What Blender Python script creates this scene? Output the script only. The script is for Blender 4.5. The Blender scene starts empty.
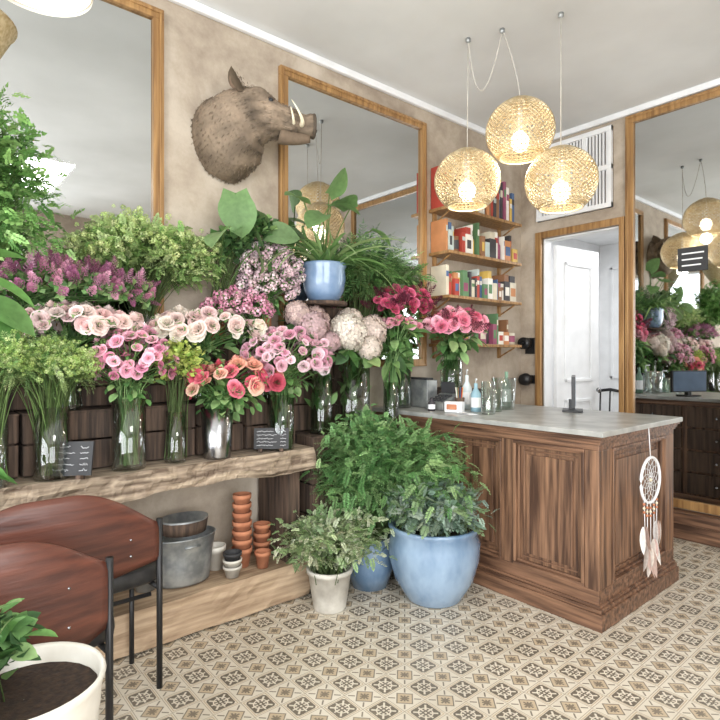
import bpy, math, random
import numpy as np
from mathutils import Vector, noise
random.seed(7)
rng = np.random.default_rng(11)
sc = bpy.context.scene
try:
    sc.view_settings.view_transform = 'Standard'
    sc.view_settings.look = 'None'
    sc.view_settings.exposure = 0.0
except Exception: pass

def lin(c):
    return tuple(((x/255)/12.92 if x/255 <= .04045 else ((x/255+.055)/1.055)**2.4) for x in c[:3])

# ---------------------------------------------------------------- materials
def newmat(name):
    m = bpy.data.materials.new(name); m.use_nodes = True
    nt = m.node_tree
    return m, nt, nt.nodes['Principled BSDF'], nt.nodes['Material Output']

def mat(name, c, c2=None, rough=.5, metal=0., scale=6., stretch=(1,1,1), bump=0., detail=6, spec=.5, lo=.35, hi=.65, coat=0.):
    m, nt, b, o = newmat(name)
    b.inputs['Roughness'].default_value = rough
    b.inputs['Metallic'].default_value = metal
    b.inputs['Specular IOR Level'].default_value = spec
    b.inputs['Coat Weight'].default_value = coat
    if c2 is None: c2 = tuple(x*.88 for x in c)
    tc = nt.nodes.new('ShaderNodeTexCoord'); mp = nt.nodes.new('ShaderNodeMapping')
    mp.inputs['Scale'].default_value = stretch
    n = nt.nodes.new('ShaderNodeTexNoise'); n.inputs['Scale'].default_value = scale; n.inputs['Detail'].default_value = detail
    r = nt.nodes.new('ShaderNodeValToRGB')
    r.color_ramp.elements[0].position = lo; r.color_ramp.elements[1].position = hi
    r.color_ramp.elements[0].color = (*lin(c2), 1); r.color_ramp.elements[1].color = (*lin(c), 1)
    L = nt.links.new
    L(tc.outputs['Object'], mp.inputs['Vector']); L(mp.outputs[0], n.inputs['Vector']); L(n.outputs['Fac'], r.inputs[0])
    L(r.outputs[0], b.inputs['Base Color'])
    if bump:
        bp = nt.nodes.new('ShaderNodeBump'); bp.inputs['Strength'].default_value = bump; bp.inputs['Distance'].default_value = .01
        L(n.outputs['Fac'], bp.inputs['Height']); L(bp.outputs[0], b.inputs['Normal'])
    return m

def mat_emit(name, c, s):
    m, nt, b, o = newmat(name)
    b.inputs['Base Color'].default_value = (*lin(c), 1)
    b.inputs['Emission Color'].default_value = (*lin(c), 1); b.inputs['Emission Strength'].default_value = s
    return m

def mat_attr(name, trans=.25, rough=.5, nscale=40, sat=1.0):
    m, nt, b, o = newmat(name); L = nt.links.new
    a = nt.nodes.new('ShaderNodeAttribute'); a.attribute_name = 'Col'
    hs = nt.nodes.new('ShaderNodeHueSaturation'); hs.inputs['Saturation'].default_value = sat
    tc = nt.nodes.new('ShaderNodeTexCoord'); n = nt.nodes.new('ShaderNodeTexNoise'); n.inputs['Scale'].default_value = nscale
    L(tc.outputs['Object'], n.inputs['Vector'])
    mr = nt.nodes.new('ShaderNodeMapRange'); mr.inputs['From Min'].default_value = .3; mr.inputs['From Max'].default_value = .7
    mr.inputs['To Min'].default_value = .88; mr.inputs['To Max'].default_value = 1.12
    L(n.outputs['Fac'], mr.inputs['Value'])
    mx = nt.nodes.new('ShaderNodeVectorMath'); mx.operation = 'SCALE'
    L(a.outputs['Color'], hs.inputs['Color']); L(hs.outputs[0], mx.inputs[0]); L(mr.outputs[0], mx.inputs['Scale'])
    L(mx.outputs[0], b.inputs['Base Color']); b.inputs['Roughness'].default_value = rough
    b.inputs['Specular IOR Level'].default_value = .3
    if trans > 0:
        t = nt.nodes.new('ShaderNodeBsdfTranslucent'); ms = nt.nodes.new('ShaderNodeMixShader'); ms.inputs[0].default_value = trans
        L(mx.outputs[0], t.inputs['Color']); L(b.outputs[0], ms.inputs[1]); L(t.outputs[0], ms.inputs[2]); L(ms.outputs[0], o.inputs['Surface'])
    return m

def mat_glass(name, tint=(.93, .97, .95)):
    m, nt, b, o = newmat(name); L = nt.links.new
    nt.nodes.remove(b)
    t = nt.nodes.new('ShaderNodeBsdfTransparent'); t.inputs[0].default_value = (*tint, 1)
    g = nt.nodes.new('ShaderNodeBsdfGlossy'); g.inputs['Roughness'].default_value = .03
    f = nt.nodes.new('ShaderNodeLayerWeight'); f.inputs[0].default_value = .35
    mr = nt.nodes.new('ShaderNodeMapRange'); mr.inputs['To Min'].default_value = .07; mr.inputs['To Max'].default_value = .75
    ms = nt.nodes.new('ShaderNodeMixShader')
    L(f.outputs['Facing'], mr.inputs['Value']); L(mr.outputs[0], ms.inputs[0]); L(t.outputs[0], ms.inputs[1]); L(g.outputs[0], ms.inputs[2]); L(ms.outputs[0], o.inputs['Surface'])
    return m

def mat_mirror(name):
    m, nt, b, o = newmat(name)
    b.inputs['Base Color'].default_value = (.64, .66, .665, 1); b.inputs['Metallic'].default_value = 1; b.inputs['Roughness'].default_value = .02
    return m

def mat_plaster(name, cols, rough=.9):
    """trowelled plaster: broad cloudy patches + finer blotches"""
    m, nt, b, o = newmat(name); L = nt.links.new
    tc = nt.nodes.new('ShaderNodeTexCoord')
    n1 = nt.nodes.new('ShaderNodeTexNoise'); n1.inputs['Scale'].default_value = 1.3; n1.inputs['Detail'].default_value = 10; n1.inputs['Roughness'].default_value = .62; n1.inputs['Distortion'].default_value = .6
    n2 = nt.nodes.new('ShaderNodeTexNoise'); n2.inputs['Scale'].default_value = 7; n2.inputs['Detail'].default_value = 12; n2.inputs['Roughness'].default_value = .7
    L(tc.outputs['Object'], n1.inputs['Vector']); L(tc.outputs['Object'], n2.inputs['Vector'])
    ad = nt.nodes.new('ShaderNodeMath'); ad.operation = 'MULTIPLY_ADD'; ad.inputs[1].default_value = .45
    L(n2.outputs['Fac'], ad.inputs[0]); 
    sb = nt.nodes.new('ShaderNodeMath'); sb.operation = 'SUBTRACT'; sb.inputs[1].default_value = .225
    L(n1.outputs['Fac'], sb.inputs[0]); L(sb.outputs[0], ad.inputs[2])
    r = nt.nodes.new('ShaderNodeValToRGB'); r.color_ramp.elements[0].position = .34; r.color_ramp.elements[1].position = .66
    r.color_ramp.elements[0].color = (*lin(cols[0]), 1); r.color_ramp.elements[1].color = (*lin(cols[2]), 1)
    e = r.color_ramp.elements.new(.5); e.color = (*lin(cols[1]), 1)
    L(ad.outputs[0], r.inputs[0]); L(r.outputs[0], b.inputs['Base Color']); b.inputs['Roughness'].default_value = rough
    bp = nt.nodes.new('ShaderNodeBump'); bp.inputs['Strength'].default_value = .4; bp.inputs['Distance'].default_value = .01
    L(n2.outputs['Fac'], bp.inputs['Height']); L(bp.outputs[0], b.inputs['Normal'])
    return m

def wood(name, c, c2, axis='x', rough=.5, scale=5, coat=0., lo=.33, hi=.67, bump=.35, metal=0.):
    s = {'x': (.5, 8, 8), 'y': (8, .5, 8), 'z': (8, 8, .5)}[axis]
    return mat(name, c, c2, rough=rough, scale=scale, stretch=s, bump=bump, detail=12, lo=lo, hi=hi, coat=coat, metal=metal)

def mat_tiles():
    m, nt, b, o = newmat('cement_tiles'); L = nt.links.new
    tc = nt.nodes.new('ShaderNodeTexCoord'); sp = nt.nodes.new('ShaderNodeSeparateXYZ'); L(tc.outputs['Object'], sp.inputs[0])
    def M(op, a, b_=None, c_=None):
        n = nt.nodes.new('ShaderNodeMath'); n.operation = op
        for i, v in enumerate((a, b_, c_)):
            if v is None: continue
            if isinstance(v, (int, float)): n.inputs[i].default_value = v
            else: L(v, n.inputs[i])
        return n.outputs[0]
    s = .115
    x = M('DIVIDE', sp.outputs[0], s); y = M('DIVIDE', sp.outputs[1], s)
    fx = M('FLOOR', x); fy = M('FLOOR', y)
    ax = M('ABSOLUTE', M('SUBTRACT', M('SUBTRACT', x, fx), .5)); ay = M('ABSOLUTE', M('SUBTRACT', M('SUBTRACT', y, fy), .5))
    ck = M('FLOORED_MODULO', M('ADD', fx, fy), 2.)
    mxx = M('MAXIMUM', ax, ay); sm = M('ADD', ax, ay); df = M('ABSOLUTE', M('SUBTRACT', ax, ay))
    mn = M('MINIMUM', ax, ay)
    r = M('SQRT', M('ADD', M('MULTIPLY', ax, ax), M('MULTIPLY', ay, ay)))
    lt = lambda a, v: M('LESS_THAN', a, v)
    gt = lambda a, v: M('GREATER_THAN', a, v)
    AND = lambda a, c: M('MULTIPLY', a, c)
    NOT = lambda a: M('SUBTRACT', 1., a)
    OR = lambda a, c: M('MAXIMUM', a, c)
    A = AND(lt(mxx, .39), lt(sm, .70))
    A = AND(A, NOT(AND(lt(df, .05), AND(gt(r, .14), lt(r, .42)))))
    A = AND(A, NOT(lt(M('ABSOLUTE', M('SUBTRACT', r, .24)), .022)))
    A = AND(A, NOT(AND(lt(mn, .03), AND(gt(mxx, .10), lt(mxx, .34)))))
    A = AND(A, NOT(lt(r, .045)))
    B = lt(M('ABSOLUTE', M('SUBTRACT', sm, .38)), .03)
    B = OR(B, AND(lt(df, .04), AND(gt(r, .33), lt(r, .58))))
    B = OR(B, AND(lt(mn, .035), lt(mxx, .2)))
    B = OR(B, AND(lt(df, .045), lt(r, .16)))
    dark = M('ADD', AND(A, NOT(ck)), AND(AND(B, ck), .85))
    och = OR(AND(lt(sm, .36), ck), AND(AND(lt(mxx, .45), gt(mxx, .41)), NOT(ck)))
    grout = gt(mxx, .487)
    def mix(f, a, c):
        n = nt.nodes.new('ShaderNodeMix'); n.data_type = 'RGBA'
        L(f, n.inputs['Factor'])
        for k, v in (('A', a), ('B', c)):
            sock = [i for i in n.inputs if i.name == k and i.type == 'RGBA'][0]
            if isinstance(v, tuple): sock.default_value = (*lin(v), 1)
            else: L(v, sock)
        return [q for q in n.outputs if q.type == 'RGBA'][0]
    no = nt.nodes.new('ShaderNodeTexNoise'); no.inputs['Scale'].default_value = 2.5; no.inputs['Detail'].default_value = 8
    L(tc.outputs['Object'], no.inputs['Vector'])
    mr = nt.nodes.new('ShaderNodeMapRange'); mr.inputs['From Min'].default_value = .3; mr.inputs['From Max'].default_value = .7
    L(no.outputs['Fac'], mr.inputs['Value'])
    base = mix(mr.outputs[0], (196, 186, 168), (216, 208, 192))
    dk = mix(mr.outputs[0], (98, 90, 78), (122, 112, 98))
    c = mix(och, base, (184, 166, 140)); c = mix(dark, c, dk); c = mix(grout, c, (164, 152, 134))
    L(c, b.inputs['Base Color']); b.inputs['Roughness'].default_value = .42
    return m

MT = {}
MT['leaf'] = mat_attr('foliage', .36, .45, sat=.92)
MT['petal'] = mat_attr('petals', .35, .6, 60, sat=.86)
MT['paint'] = mat_attr('painted_goods', 0, .45, 10)
MT['glass'] = mat_glass('clear_glass')
MT['glassg'] = mat_glass('greenish_glass', (.80, .88, .82))
MT['mirror'] = mat_mirror('mirror_silver')
MT['frame'] = wood('gilt_oak', (182, 142, 92), (132, 96, 58), 'z', .38, metal=.15)
MT['plaster'] = mat_plaster('taupe_plaster', ((150, 136, 121), (176, 162, 145), (196, 184, 168)))
MT['ceil'] = mat('ceiling_paint', (226, 227, 226), (206, 206, 204), rough=.9, scale=.8)
MT['white'] = mat('white_paint', (240, 241, 242), (230, 231, 232), rough=.5)
MT['tiles'] = mat_tiles()
MT['counter'] = wood('walnut_panels', (146, 110, 84), (70, 48, 36), 'z', .45, 5, lo=.36, hi=.68)
MT['counterh'] = wood('walnut_rails', (140, 104, 80), (70, 48, 36), 'x', .45, 5, lo=.36, hi=.68)
MT['zinc'] = mat('stone_top', (172, 172, 168), (134, 134, 130), rough=.3, scale=7)
MT['bench'] = wood('rough_timber', (178, 160, 138), (96, 80, 66), 'y', .9, 5, bump=.8)
MT['crate'] = wood('dark_crate', (100, 80, 66), (46, 36, 30), 'z', .85, 5, bump=.6)
MT['boards'] = wood('pale_board', (188, 164, 136), (142, 118, 94), 'y', .75, 5)
MT['mahog'] = wood('mahogany_ply', (100, 56, 42), (66, 36, 28), 'y', .42, 4, .05)
MT['black'] = mat('black_metal', (28, 28, 30), (20, 20, 22), rough=.4)
MT['vinyl'] = mat('black_vinyl', (50, 48, 48), (30, 30, 30), rough=.4, scale=20, bump=.1)
MT['blue'] = mat('blue_glaze', (142, 164, 186), (94, 120, 148), rough=.22, scale=6, coat=.5, stretch=(1, 1, .5))
MT['bluel'] = mat('blue_glaze_pale', (140, 162, 190), (108, 134, 166), rough=.22, scale=8, coat=.5)
MT['conc'] = mat('whitewashed_pot', (206, 202, 192), (176, 170, 160), rough=.8, scale=12, bump=.2)
MT['enamel'] = mat('cream_enamel', (222, 218, 208), (202, 196, 184), rough=.4, scale=8)
MT['terra'] = mat('terracotta', (198, 134, 100), (172, 108, 78), rough=.85, scale=14)
MT['galv'] = mat('galvanised_zinc', (176, 178, 176), (128, 132, 134), rough=.4, metal=.6, scale=14)
MT['steel'] = mat('brushed_steel', (170, 170, 172), (140, 140, 142), rough=.22, metal=1., scale=20)
MT['rattan'] = mat('rattan', (214, 196, 160), (178, 154, 112), rough=.6, scale=60)
MT['brass'] = mat('pale_brass', (224, 208, 174), (196, 174, 134), rough=.3, metal=.7, scale=40)
MT['bulb'] = mat_emit('bulb_glow', (255, 242, 216), 9)
MT['shadeglow'] = mat_emit('diffuser_glow', (255, 248, 234), .9)
MT['fur'] = mat_attr('boar_hide', 0, .8, 50)
MT['ivory'] = mat('ivory', (236, 228, 206), (210, 196, 164), rough=.35, scale=20)
MT['slate'] = mat('slate_board', (56, 56, 58), (44, 44, 46), rough=.7)
MT['soil'] = mat('soil', (62, 46, 34), (40, 30, 24), rough=1, scale=60, bump=.6)
MT['water'] = mat_glass('water', (.82, .9, .84))

# ---------------------------------------------------------------- mesh builder
class MB:
    def __init__(s): s.V = []; s.C = []; s.F = []; s.M = []; s.S = []; s.mats = []; s.n = 0
    def mi(s, m):
        if m not in s.mats: s.mats.append(m)
        return s.mats.index(m)
    def add(s, V, F, m, col=(1, 1, 1), smooth=True):
        V = np.asarray(V, float).reshape(-1, 3); k = len(V)
        C = np.asarray(col, float)
        if C.ndim == 1: C = np.tile(C, (k, 1))
        s.V.append(V); s.C.append(C)
        if isinstance(F, np.ndarray): fl = (F+s.n).tolist()
        else: fl = [tuple(i+s.n for i in f) for f in F]
        s.F += fl; j = s.mi(m); s.M += [j]*len(fl); s.S += [smooth]*len(fl); s.n += k
    def inst(s, T, P, Z, size, cols, m, roll='up', clampx=None):
        V, F, sh = T; P = np.asarray(P, float); k = len(P)
        if k == 0: return
        Z = np.asarray(Z, float); Z = Z/np.maximum(np.linalg.norm(Z, axis=1, keepdims=True), 1e-6)
        A = np.tile([0, 0, 1.], (k, 1))+rng.normal(0, .35, (k, 3)) if roll == 'up' else rng.normal(0, 1, (k, 3))
        X = np.cross(A, Z); X /= np.maximum(np.linalg.norm(X, axis=1, keepdims=True), 1e-6); Y = np.cross(Z, X)
        Mx = np.stack([X, Y, Z], axis=2)
        size = np.broadcast_to(np.asarray(size, float), (k,))
        W = np.einsum('kij,nj->kni', Mx, V)*size[:, None, None]+P[:, None, :]
        if clampx is not None: W[..., 0] = np.maximum(W[..., 0], clampx)
        cols = np.asarray(cols, float)
        if cols.ndim == 1: cols = np.tile(cols, (k, 1))
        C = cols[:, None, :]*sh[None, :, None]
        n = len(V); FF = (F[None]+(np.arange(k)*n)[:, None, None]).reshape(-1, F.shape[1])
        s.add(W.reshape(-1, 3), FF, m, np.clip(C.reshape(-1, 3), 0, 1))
    def box(s, lo, hi, m, col=(1, 1, 1), rz=0, c=None):
        x0, y0, z0 = lo; x1, y1, z1 = hi
        V = np.array([(x0, y0, z0), (x1, y0, z0), (x1, y1, z0), (x0, y1, z0), (x0, y0, z1), (x1, y0, z1), (x1, y1, z1), (x0, y1, z1)], float)
        if rz:
            cx, cy = c if c else ((x0+x1)/2, (y0+y1)/2); a = math.radians(rz); ca, sa = math.cos(a), math.sin(a)
            dx = V[:, 0]-cx; dy = V[:, 1]-cy; V[:, 0] = cx+dx*ca-dy*sa; V[:, 1] = cy+dx*sa+dy*ca
        s.add(V, [(0, 3, 2, 1), (4, 5, 6, 7), (0, 1, 5, 4), (1, 2, 6, 5), (2, 3, 7, 6), (3, 0, 4, 7)], m, col, False)
    def lathe(s, prof, c, m, seg=32, col=(1, 1, 1), smooth=True, sx=1, sy=1, axis='z'):
        a = np.linspace(0, 2*math.pi, seg, endpoint=False); V = []
        for r, z in prof: V.append(np.stack([r*np.cos(a)*sx, r*np.sin(a)*sy, np.full(seg, z)], 1))
        V = np.concatenate(V)
        if axis == 'x': V = V[:, [2, 0, 1]]
        if axis == 'y': V = V[:, [0, 2, 1]]*np.array([1, 1, -1])
        V = V+np.array(c)
        F = []
        for i in range(len(prof)-1):
            for j in range(seg):
                k = (j+1) % seg; F.append((i*seg+j, i*seg+k, (i+1)*seg+k, (i+1)*seg+j))
        s.add(V, F, m, col, smooth)
    def tube(s, pts, r, m, seg=6, col=(1, 1, 1), caps=True):
        P = np.asarray(pts, float); k = len(P); r = np.broadcast_to(np.asarray(r, float), (k,))
        T = np.gradient(P, axis=0); T /= np.maximum(np.linalg.norm(T, axis=1, keepdims=True), 1e-9)
        ref = np.array([0, 0, 1.]) if abs(T[:, 2]).mean() < .8 else np.array([1., 0, 0])
        U = np.cross(ref, T); U /= np.maximum(np.linalg.norm(U, axis=1, keepdims=True), 1e-6); W = np.cross(T, U)
        a = np.linspace(0, 2*math.pi, seg, endpoint=False)
        V = P[:, None, :]+r[:, None, None]*(np.cos(a)[None, :, None]*U[:, None, :]+np.sin(a)[None, :, None]*W[:, None, :])
        F = [(i*seg+j, i*seg+(j+1) % seg, (i+1)*seg+(j+1) % seg, (i+1)*seg+j) for i in range(k-1) for j in range(seg)]
        if caps: F += [tuple(range(seg))[::-1], tuple((k-1)*seg+j for j in range(seg))]
        s.add(V.reshape(-1, 3), F, m, col)
    def ball(s, c, r, m, col=(1, 1, 1), seg=14, sc=(1, 1, 1)):
        n = seg//2; prof = [(max(1e-4, math.sin(math.pi*i/n)), -math.cos(math.pi*i/n)) for i in range(n+1)]
        a = np.linspace(0, 2*math.pi, seg, endpoint=False)
        V = np.concatenate([np.stack([q*np.cos(a), q*np.sin(a), np.full(seg, z)], 1) for q, z in prof])*np.array(sc)*r+np.array(c)
        F = [(i*seg+j, i*seg+(j+1) % seg, (i+1)*seg+(j+1) % seg, (i+1)*seg+j) for i in range(n) for j in range(seg)]
        s.add(V, F, m, col)
    def obj(s, name, bevel=0, clampx=None, origin=None, clampy=None):
        V = np.concatenate(s.V); C = np.concatenate(s.C)
        if clampx is not None: V[:, 0] = np.maximum(V[:, 0], clampx)
        if clampy is not None: V[:, 1] = np.minimum(V[:, 1], clampy)
        o = np.array(origin if origin is not None else [(V[:, 0].min()+V[:, 0].max())/2, (V[:, 1].min()+V[:, 1].max())/2, V[:, 2].min()])
        me = bpy.data.meshes.new(name); me.from_pydata((V-o).tolist(), [], s.F)
        for m in s.mats: me.materials.append(MT[m])
        me.polygons.foreach_set('material_index', s.M); me.polygons.foreach_set('use_smooth', s.S)
        at = me.attributes.new('Col', 'FLOAT_COLOR', 'POINT')
        at.data.foreach_set('color', np.concatenate([C, np.ones((len(C), 1))], 1).ravel().astype(np.float32))
        me.update(); ob = bpy.data.objects.new(name, me); sc.collection.objects.link(ob); ob.location = o.tolist()
        if bevel:
            b = ob.modifiers.new('bev', 'BEVEL'); b.width = bevel; b.segments = 2; b.limit_method = 'ANGLE'
        return ob

# ---------------------------------------------------------------- templates
def t_tiny(w=.5, f=.08):
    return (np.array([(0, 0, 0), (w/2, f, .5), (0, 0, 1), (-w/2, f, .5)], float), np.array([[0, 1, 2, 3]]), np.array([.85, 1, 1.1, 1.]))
def t_leaf(w=.4, n=5, bend=.35, fold=.12, heart=False):
    V = []; sh = []
    for i in range(n+1):
        t = i/n
        ww = w/2*(math.sin(math.pi*min(1, t*.9+.08))**.8) if not heart else w/2*math.sin(math.pi*min(1, (t*.86+.14)))**.7
        y = -bend*t*t; z = t*(1-.15*bend*t)
        if i == 0: ww = .02 if not heart else w*.3
        if i == n: ww = .005
        zb = -.1 if (heart and i == 0) else 0
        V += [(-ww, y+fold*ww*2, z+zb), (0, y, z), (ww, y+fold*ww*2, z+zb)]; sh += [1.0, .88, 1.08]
    F = []
    for i in range(n):
        a = i*3; F += [[a, a+1, a+4, a+3], [a+1, a+2, a+5, a+4]]
    return (np.array(V), np.array(F), np.array(sh))
def t_blade(w=.04, n=8, bend=.8):
    V = []
    for i in range(n+1):
        t = i/n; ww = w/2*(1-t**3)+.001; a = bend*t*t
        V += [(-ww, -a*.7, t*(1-.35*a)), (ww, -a*.7, t*(1-.35*a))]
    F = [[2*i, 2*i+1, 2*i+3, 2*i+2] for i in range(n)]
    return (np.array(V), np.array(F), np.ones(len(V)))
def t_frond(n=9, ll=.3, w=.3, bend=.5, base=.12):
    """a pinnate spray: drooping midrib carrying paired leaflets"""
    V = []; F = []; sh = []
    def q(a, b, c, d, s_):
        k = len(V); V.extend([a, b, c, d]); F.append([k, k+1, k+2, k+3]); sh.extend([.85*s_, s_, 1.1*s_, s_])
    P = lambda t: Vector((0, -bend*t*t, t*(1-.25*bend*t)))
    for i in range(4):
        a, b = P(i/4), P((i+1)/4); q(a-Vector((.006, 0, 0)), a+Vector((.006, 0, 0)), b+Vector((.004, 0, 0)), b-Vector((.004, 0, 0)), .8)
    for i in range(n):
        t = base+(1-base)*(i+.5)/n; c = P(t); L = ll*math.sin(math.pi*(.15+.8*t))**.7*(.8+.4*random.random())
        for sgn in (-1, 1):
            d = Vector((sgn*1.0, -.35+.5*random.random(), .35+.5*random.random())).normalized(); e = Vector((-.4*sgn, .3*random.random()-.15, .9))*w*.5*L
            up = Vector((0, .05*L, 0)); q(c, c+d*L*.5-e+up, c+d*L, c+d*L*.5+e+up, .88+.24*random.random())
    c = P(1); q(c-Vector((0, 0, ll*.3)), c+Vector((w*ll*.4, 0, 0)), c+Vector((0, -.05, ll*.5)), c-Vector((w*ll*.4, 0, 0)), 1.1)
    return (np.array([tuple(v) for v in V]), np.array(F), np.array(sh))
def t_rose(rings=((2, .12, .86), (3, .26, .84), (4, .46, .80), (5, .70, .68), (6, .98, .45)), nc=4, nr=3):
    V = []; F = []; sh = []; tw = 0; m = len(rings)-1
    for j, (n, R, h) in enumerate(rings):
        tw += .6
        for k in range(n):
            p0 = 2*math.pi*k/n+tw; hw = math.pi/n*1.35; b = len(V)
            for r in range(nr+1):
                t = r/nr
                for c in range(nc+1):
                    a = -1+2*c/nc
                    rad = R*(.25+.75*math.sin(min(1, t*1.1)*math.pi/2))+(.16 if t > .9 else 0)*R*1.2
                    rad *= (1-.06*a)
                    z = h*(t**.8)-(.12*a*a*t)-(.12*R if t > .9 else 0)-.07*j
                    ph = p0+a*hw*(.45+.55*t)
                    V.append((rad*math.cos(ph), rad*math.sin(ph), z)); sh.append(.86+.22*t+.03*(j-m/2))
            for r in range(nr):
                for c in range(nc):
                    q = b+r*(nc+1)+c; F.append([q, q+1, q+nc+2, q+nc+1])
    return (np.array(V), np.array(F), np.array(sh))
def t_hyd(n=130, fs=.27):
    V = []; F = []; sh = []
    for i in range(n):
        z = 1-1.6*(i+.5)/n; r = math.sqrt(max(0, 1-z*z)); a = i*2.39996+random.uniform(-.15, .15)
        N = Vector((r*math.cos(a), r*math.sin(a), z)); N = (N+Vector([random.uniform(-.18, .18) for _ in range(3)])).normalized()
        X = N.orthogonal().normalized(); Y = N.cross(X)
        ro = random.random()*3; cc = .86+random.random()*.26; cen = Vector((r*math.cos(a), r*math.sin(a), z))*(.84+random.random()*.2)
        for k in range(4):
            t = ro+k*math.pi/2; D = X*math.cos(t)+Y*math.sin(t); E = N.cross(D)
            b = len(V)
            for pt in (cen, cen+D*fs*.55+E*fs*.38+N*.05, cen+D*fs*.85-N*.02, cen+D*fs*.55-E*fs*.38+N*.05): V.append(tuple(pt))
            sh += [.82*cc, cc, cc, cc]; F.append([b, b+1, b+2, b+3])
    return (np.array(V), np.array(F), np.array(sh))
def t_plume(n=60, w=.2):
    V = []; F = []; sh = []
    for i in range(n):
        t = (i+.5)/n; r = w*(1-t)**.6*(.6+.5*random.random()); a = i*2.4; b = len(V)
        p = Vector((r*math.cos(a), r*math.sin(a), t)); d = Vector((math.cos(a), math.sin(a), .7)).normalized()*.1; e = Vector((-math.sin(a), math.cos(a), 0))*.04
        p = p*.9
        for q in (p-d*.4, p+e, p+d, p-e): V.append(tuple(q))
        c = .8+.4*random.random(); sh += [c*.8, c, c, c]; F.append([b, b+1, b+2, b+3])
    return (np.array(V), np.array(F), np.array(sh))
def t_pom(n=14):
    V = []; F = []; sh = []
    for i in range(n):
        z = 1-1.7*(i+.5)/n; r = math.sqrt(max(0, 1-z*z)); a = i*2.4; N = Vector((r*math.cos(a), r*math.sin(a), z)); X = N.orthogonal().normalized()*.42; Y = N.cross(X); b = len(V)
        for q in (N*.8-X, N-Y, N*.9+X, N+Y): V.append(tuple(q))
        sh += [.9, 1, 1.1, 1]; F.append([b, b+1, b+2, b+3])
    return (np.array(V), np.array(F), np.array(sh))
TINY = t_tiny(); TINYW = t_tiny(.85, .1); NEEDLE = t_tiny(.16, .03)
LEAF = t_leaf(); LEAFW = t_leaf(.62, 6, .3, .1); HEART = t_leaf(.85, 8, .35, .12, True); BLADE = t_blade(); ROSE = t_rose()
SROSE = t_rose(((2, .18, .8), (3, .36, .76), (4, .64, .65), (5, .97, .42)), 3, 3); HYD = t_hyd(); PLUME = t_plume(70, .26); POM = t_pom()
CARN = t_rose(((5, .2, .8), (6, .45, .8), (8, .7, .7), (9, .95, .5)), 3, 2)
FERN = t_frond(14, .24, .36, .45); SPRAY = t_frond(6, .32, .9, .35); FEATH = t_frond(12, .22, .16, .3); EUC = t_frond(6, .28, 1.05, .3)

def pal(cs, k, var=.12):
    C = np.array([lin(c) for c in cs]); w = C[rng.integers(0, len(C), k)]
    return np.clip(w*(1+rng.normal(0, var, (k, 1)))*(1+rng.normal(0, var*.3, (k, 3))), 0, 1)
G1 = [(100, 148, 76), (124, 166, 96), (80, 122, 64), (146, 182, 112)]
G2 = [(150, 182, 104), (168, 196, 122), (122, 160, 84), (186, 206, 140)]
GD = [(70, 108, 62), (86, 126, 74), (60, 92, 54)]
GB = [(138, 162, 144), (158, 180, 162), (118, 142, 122), (174, 190, 172)]
GV = [(160, 182, 132), (190, 202, 158), (132, 160, 104), (206, 212, 180)]
GF = [(112, 160, 92), (134, 178, 110), (92, 140, 78), (156, 192, 126)]

def bez(a, b, c, n=7):
    t = np.linspace(0, 1, n)[:, None]; return (1-t)**2*a+2*t*(1-t)*b+t*t*c

def shrub(mb, base, cen, rad, nst, per, tmpl, size, cols, spread=.03, m='leaf', low=-.5, outw=.8, stemc=(90, 110, 60), clampx=None, stemr=.0025, t0=.35, scat=.02, side=.7, rmin=.7):
    base = np.array(base, float); cen = np.array(cen, float); rad = np.array(rad, float)
    PP = []; ZZ = []
    for i in range(nst):
        d = rng.normal(0, 1, 3); d /= np.linalg.norm(d)
        if d[2] < low: d[2] = -d[2]
        e = cen+rad*d*rng.uniform(rmin, 1.0)
        if clampx is not None: e[0] = max(e[0], clampx+.03)
        b0 = base+np.append(rng.normal(0, spread, 2), 0)
        mid = (b0*.45+e*.55); mid[2] = max(e[2], cen[2])+rad[2]*.1; mid[:2] = b0[:2]*.65+e[:2]*.35
        cv = bez(b0, mid, e, 8); mb.tube(cv, np.linspace(stemr, stemr*.4, 8), 'leaf', 3, lin(stemc), False)
        t = np.sort(rng.uniform(t0, 1, per))[:, None]
        P = (1-t)**2*b0+2*t*(1-t)*mid+t*t*e; T = 2*(1-t)*(mid-b0)+2*t*(e-mid); T /= np.linalg.norm(T, axis=1, keepdims=True)+1e-9
        R = rng.normal(0, 1, (per, 3)); Z = T*.6+R*side+outw*(P-cen)/rad*.6
        PP.append(P+rng.normal(0, scat, (per, 3))); ZZ.append(Z)
    P = np.concatenate(PP); Z = np.concatenate(ZZ); k = len(P)
    if clampx is not None: P[:, 0] = np.maximum(P[:, 0], clampx+.005)
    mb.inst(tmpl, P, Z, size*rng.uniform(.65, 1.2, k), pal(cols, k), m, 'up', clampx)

def vase_glass(mb, p, r, h, m='glass', flare=1.0, water=.5):
    rt = r*flare
    mb.lathe([(.001, 0), (r*.96, 0), (r, .008), (rt, h), (rt-.004, h), (r-.005, .014), (.001, .014)], p, m, 28)
    if water: mb.lathe([(.001, h*water), (r-.006, h*water)], p, 'water', 24)

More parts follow.
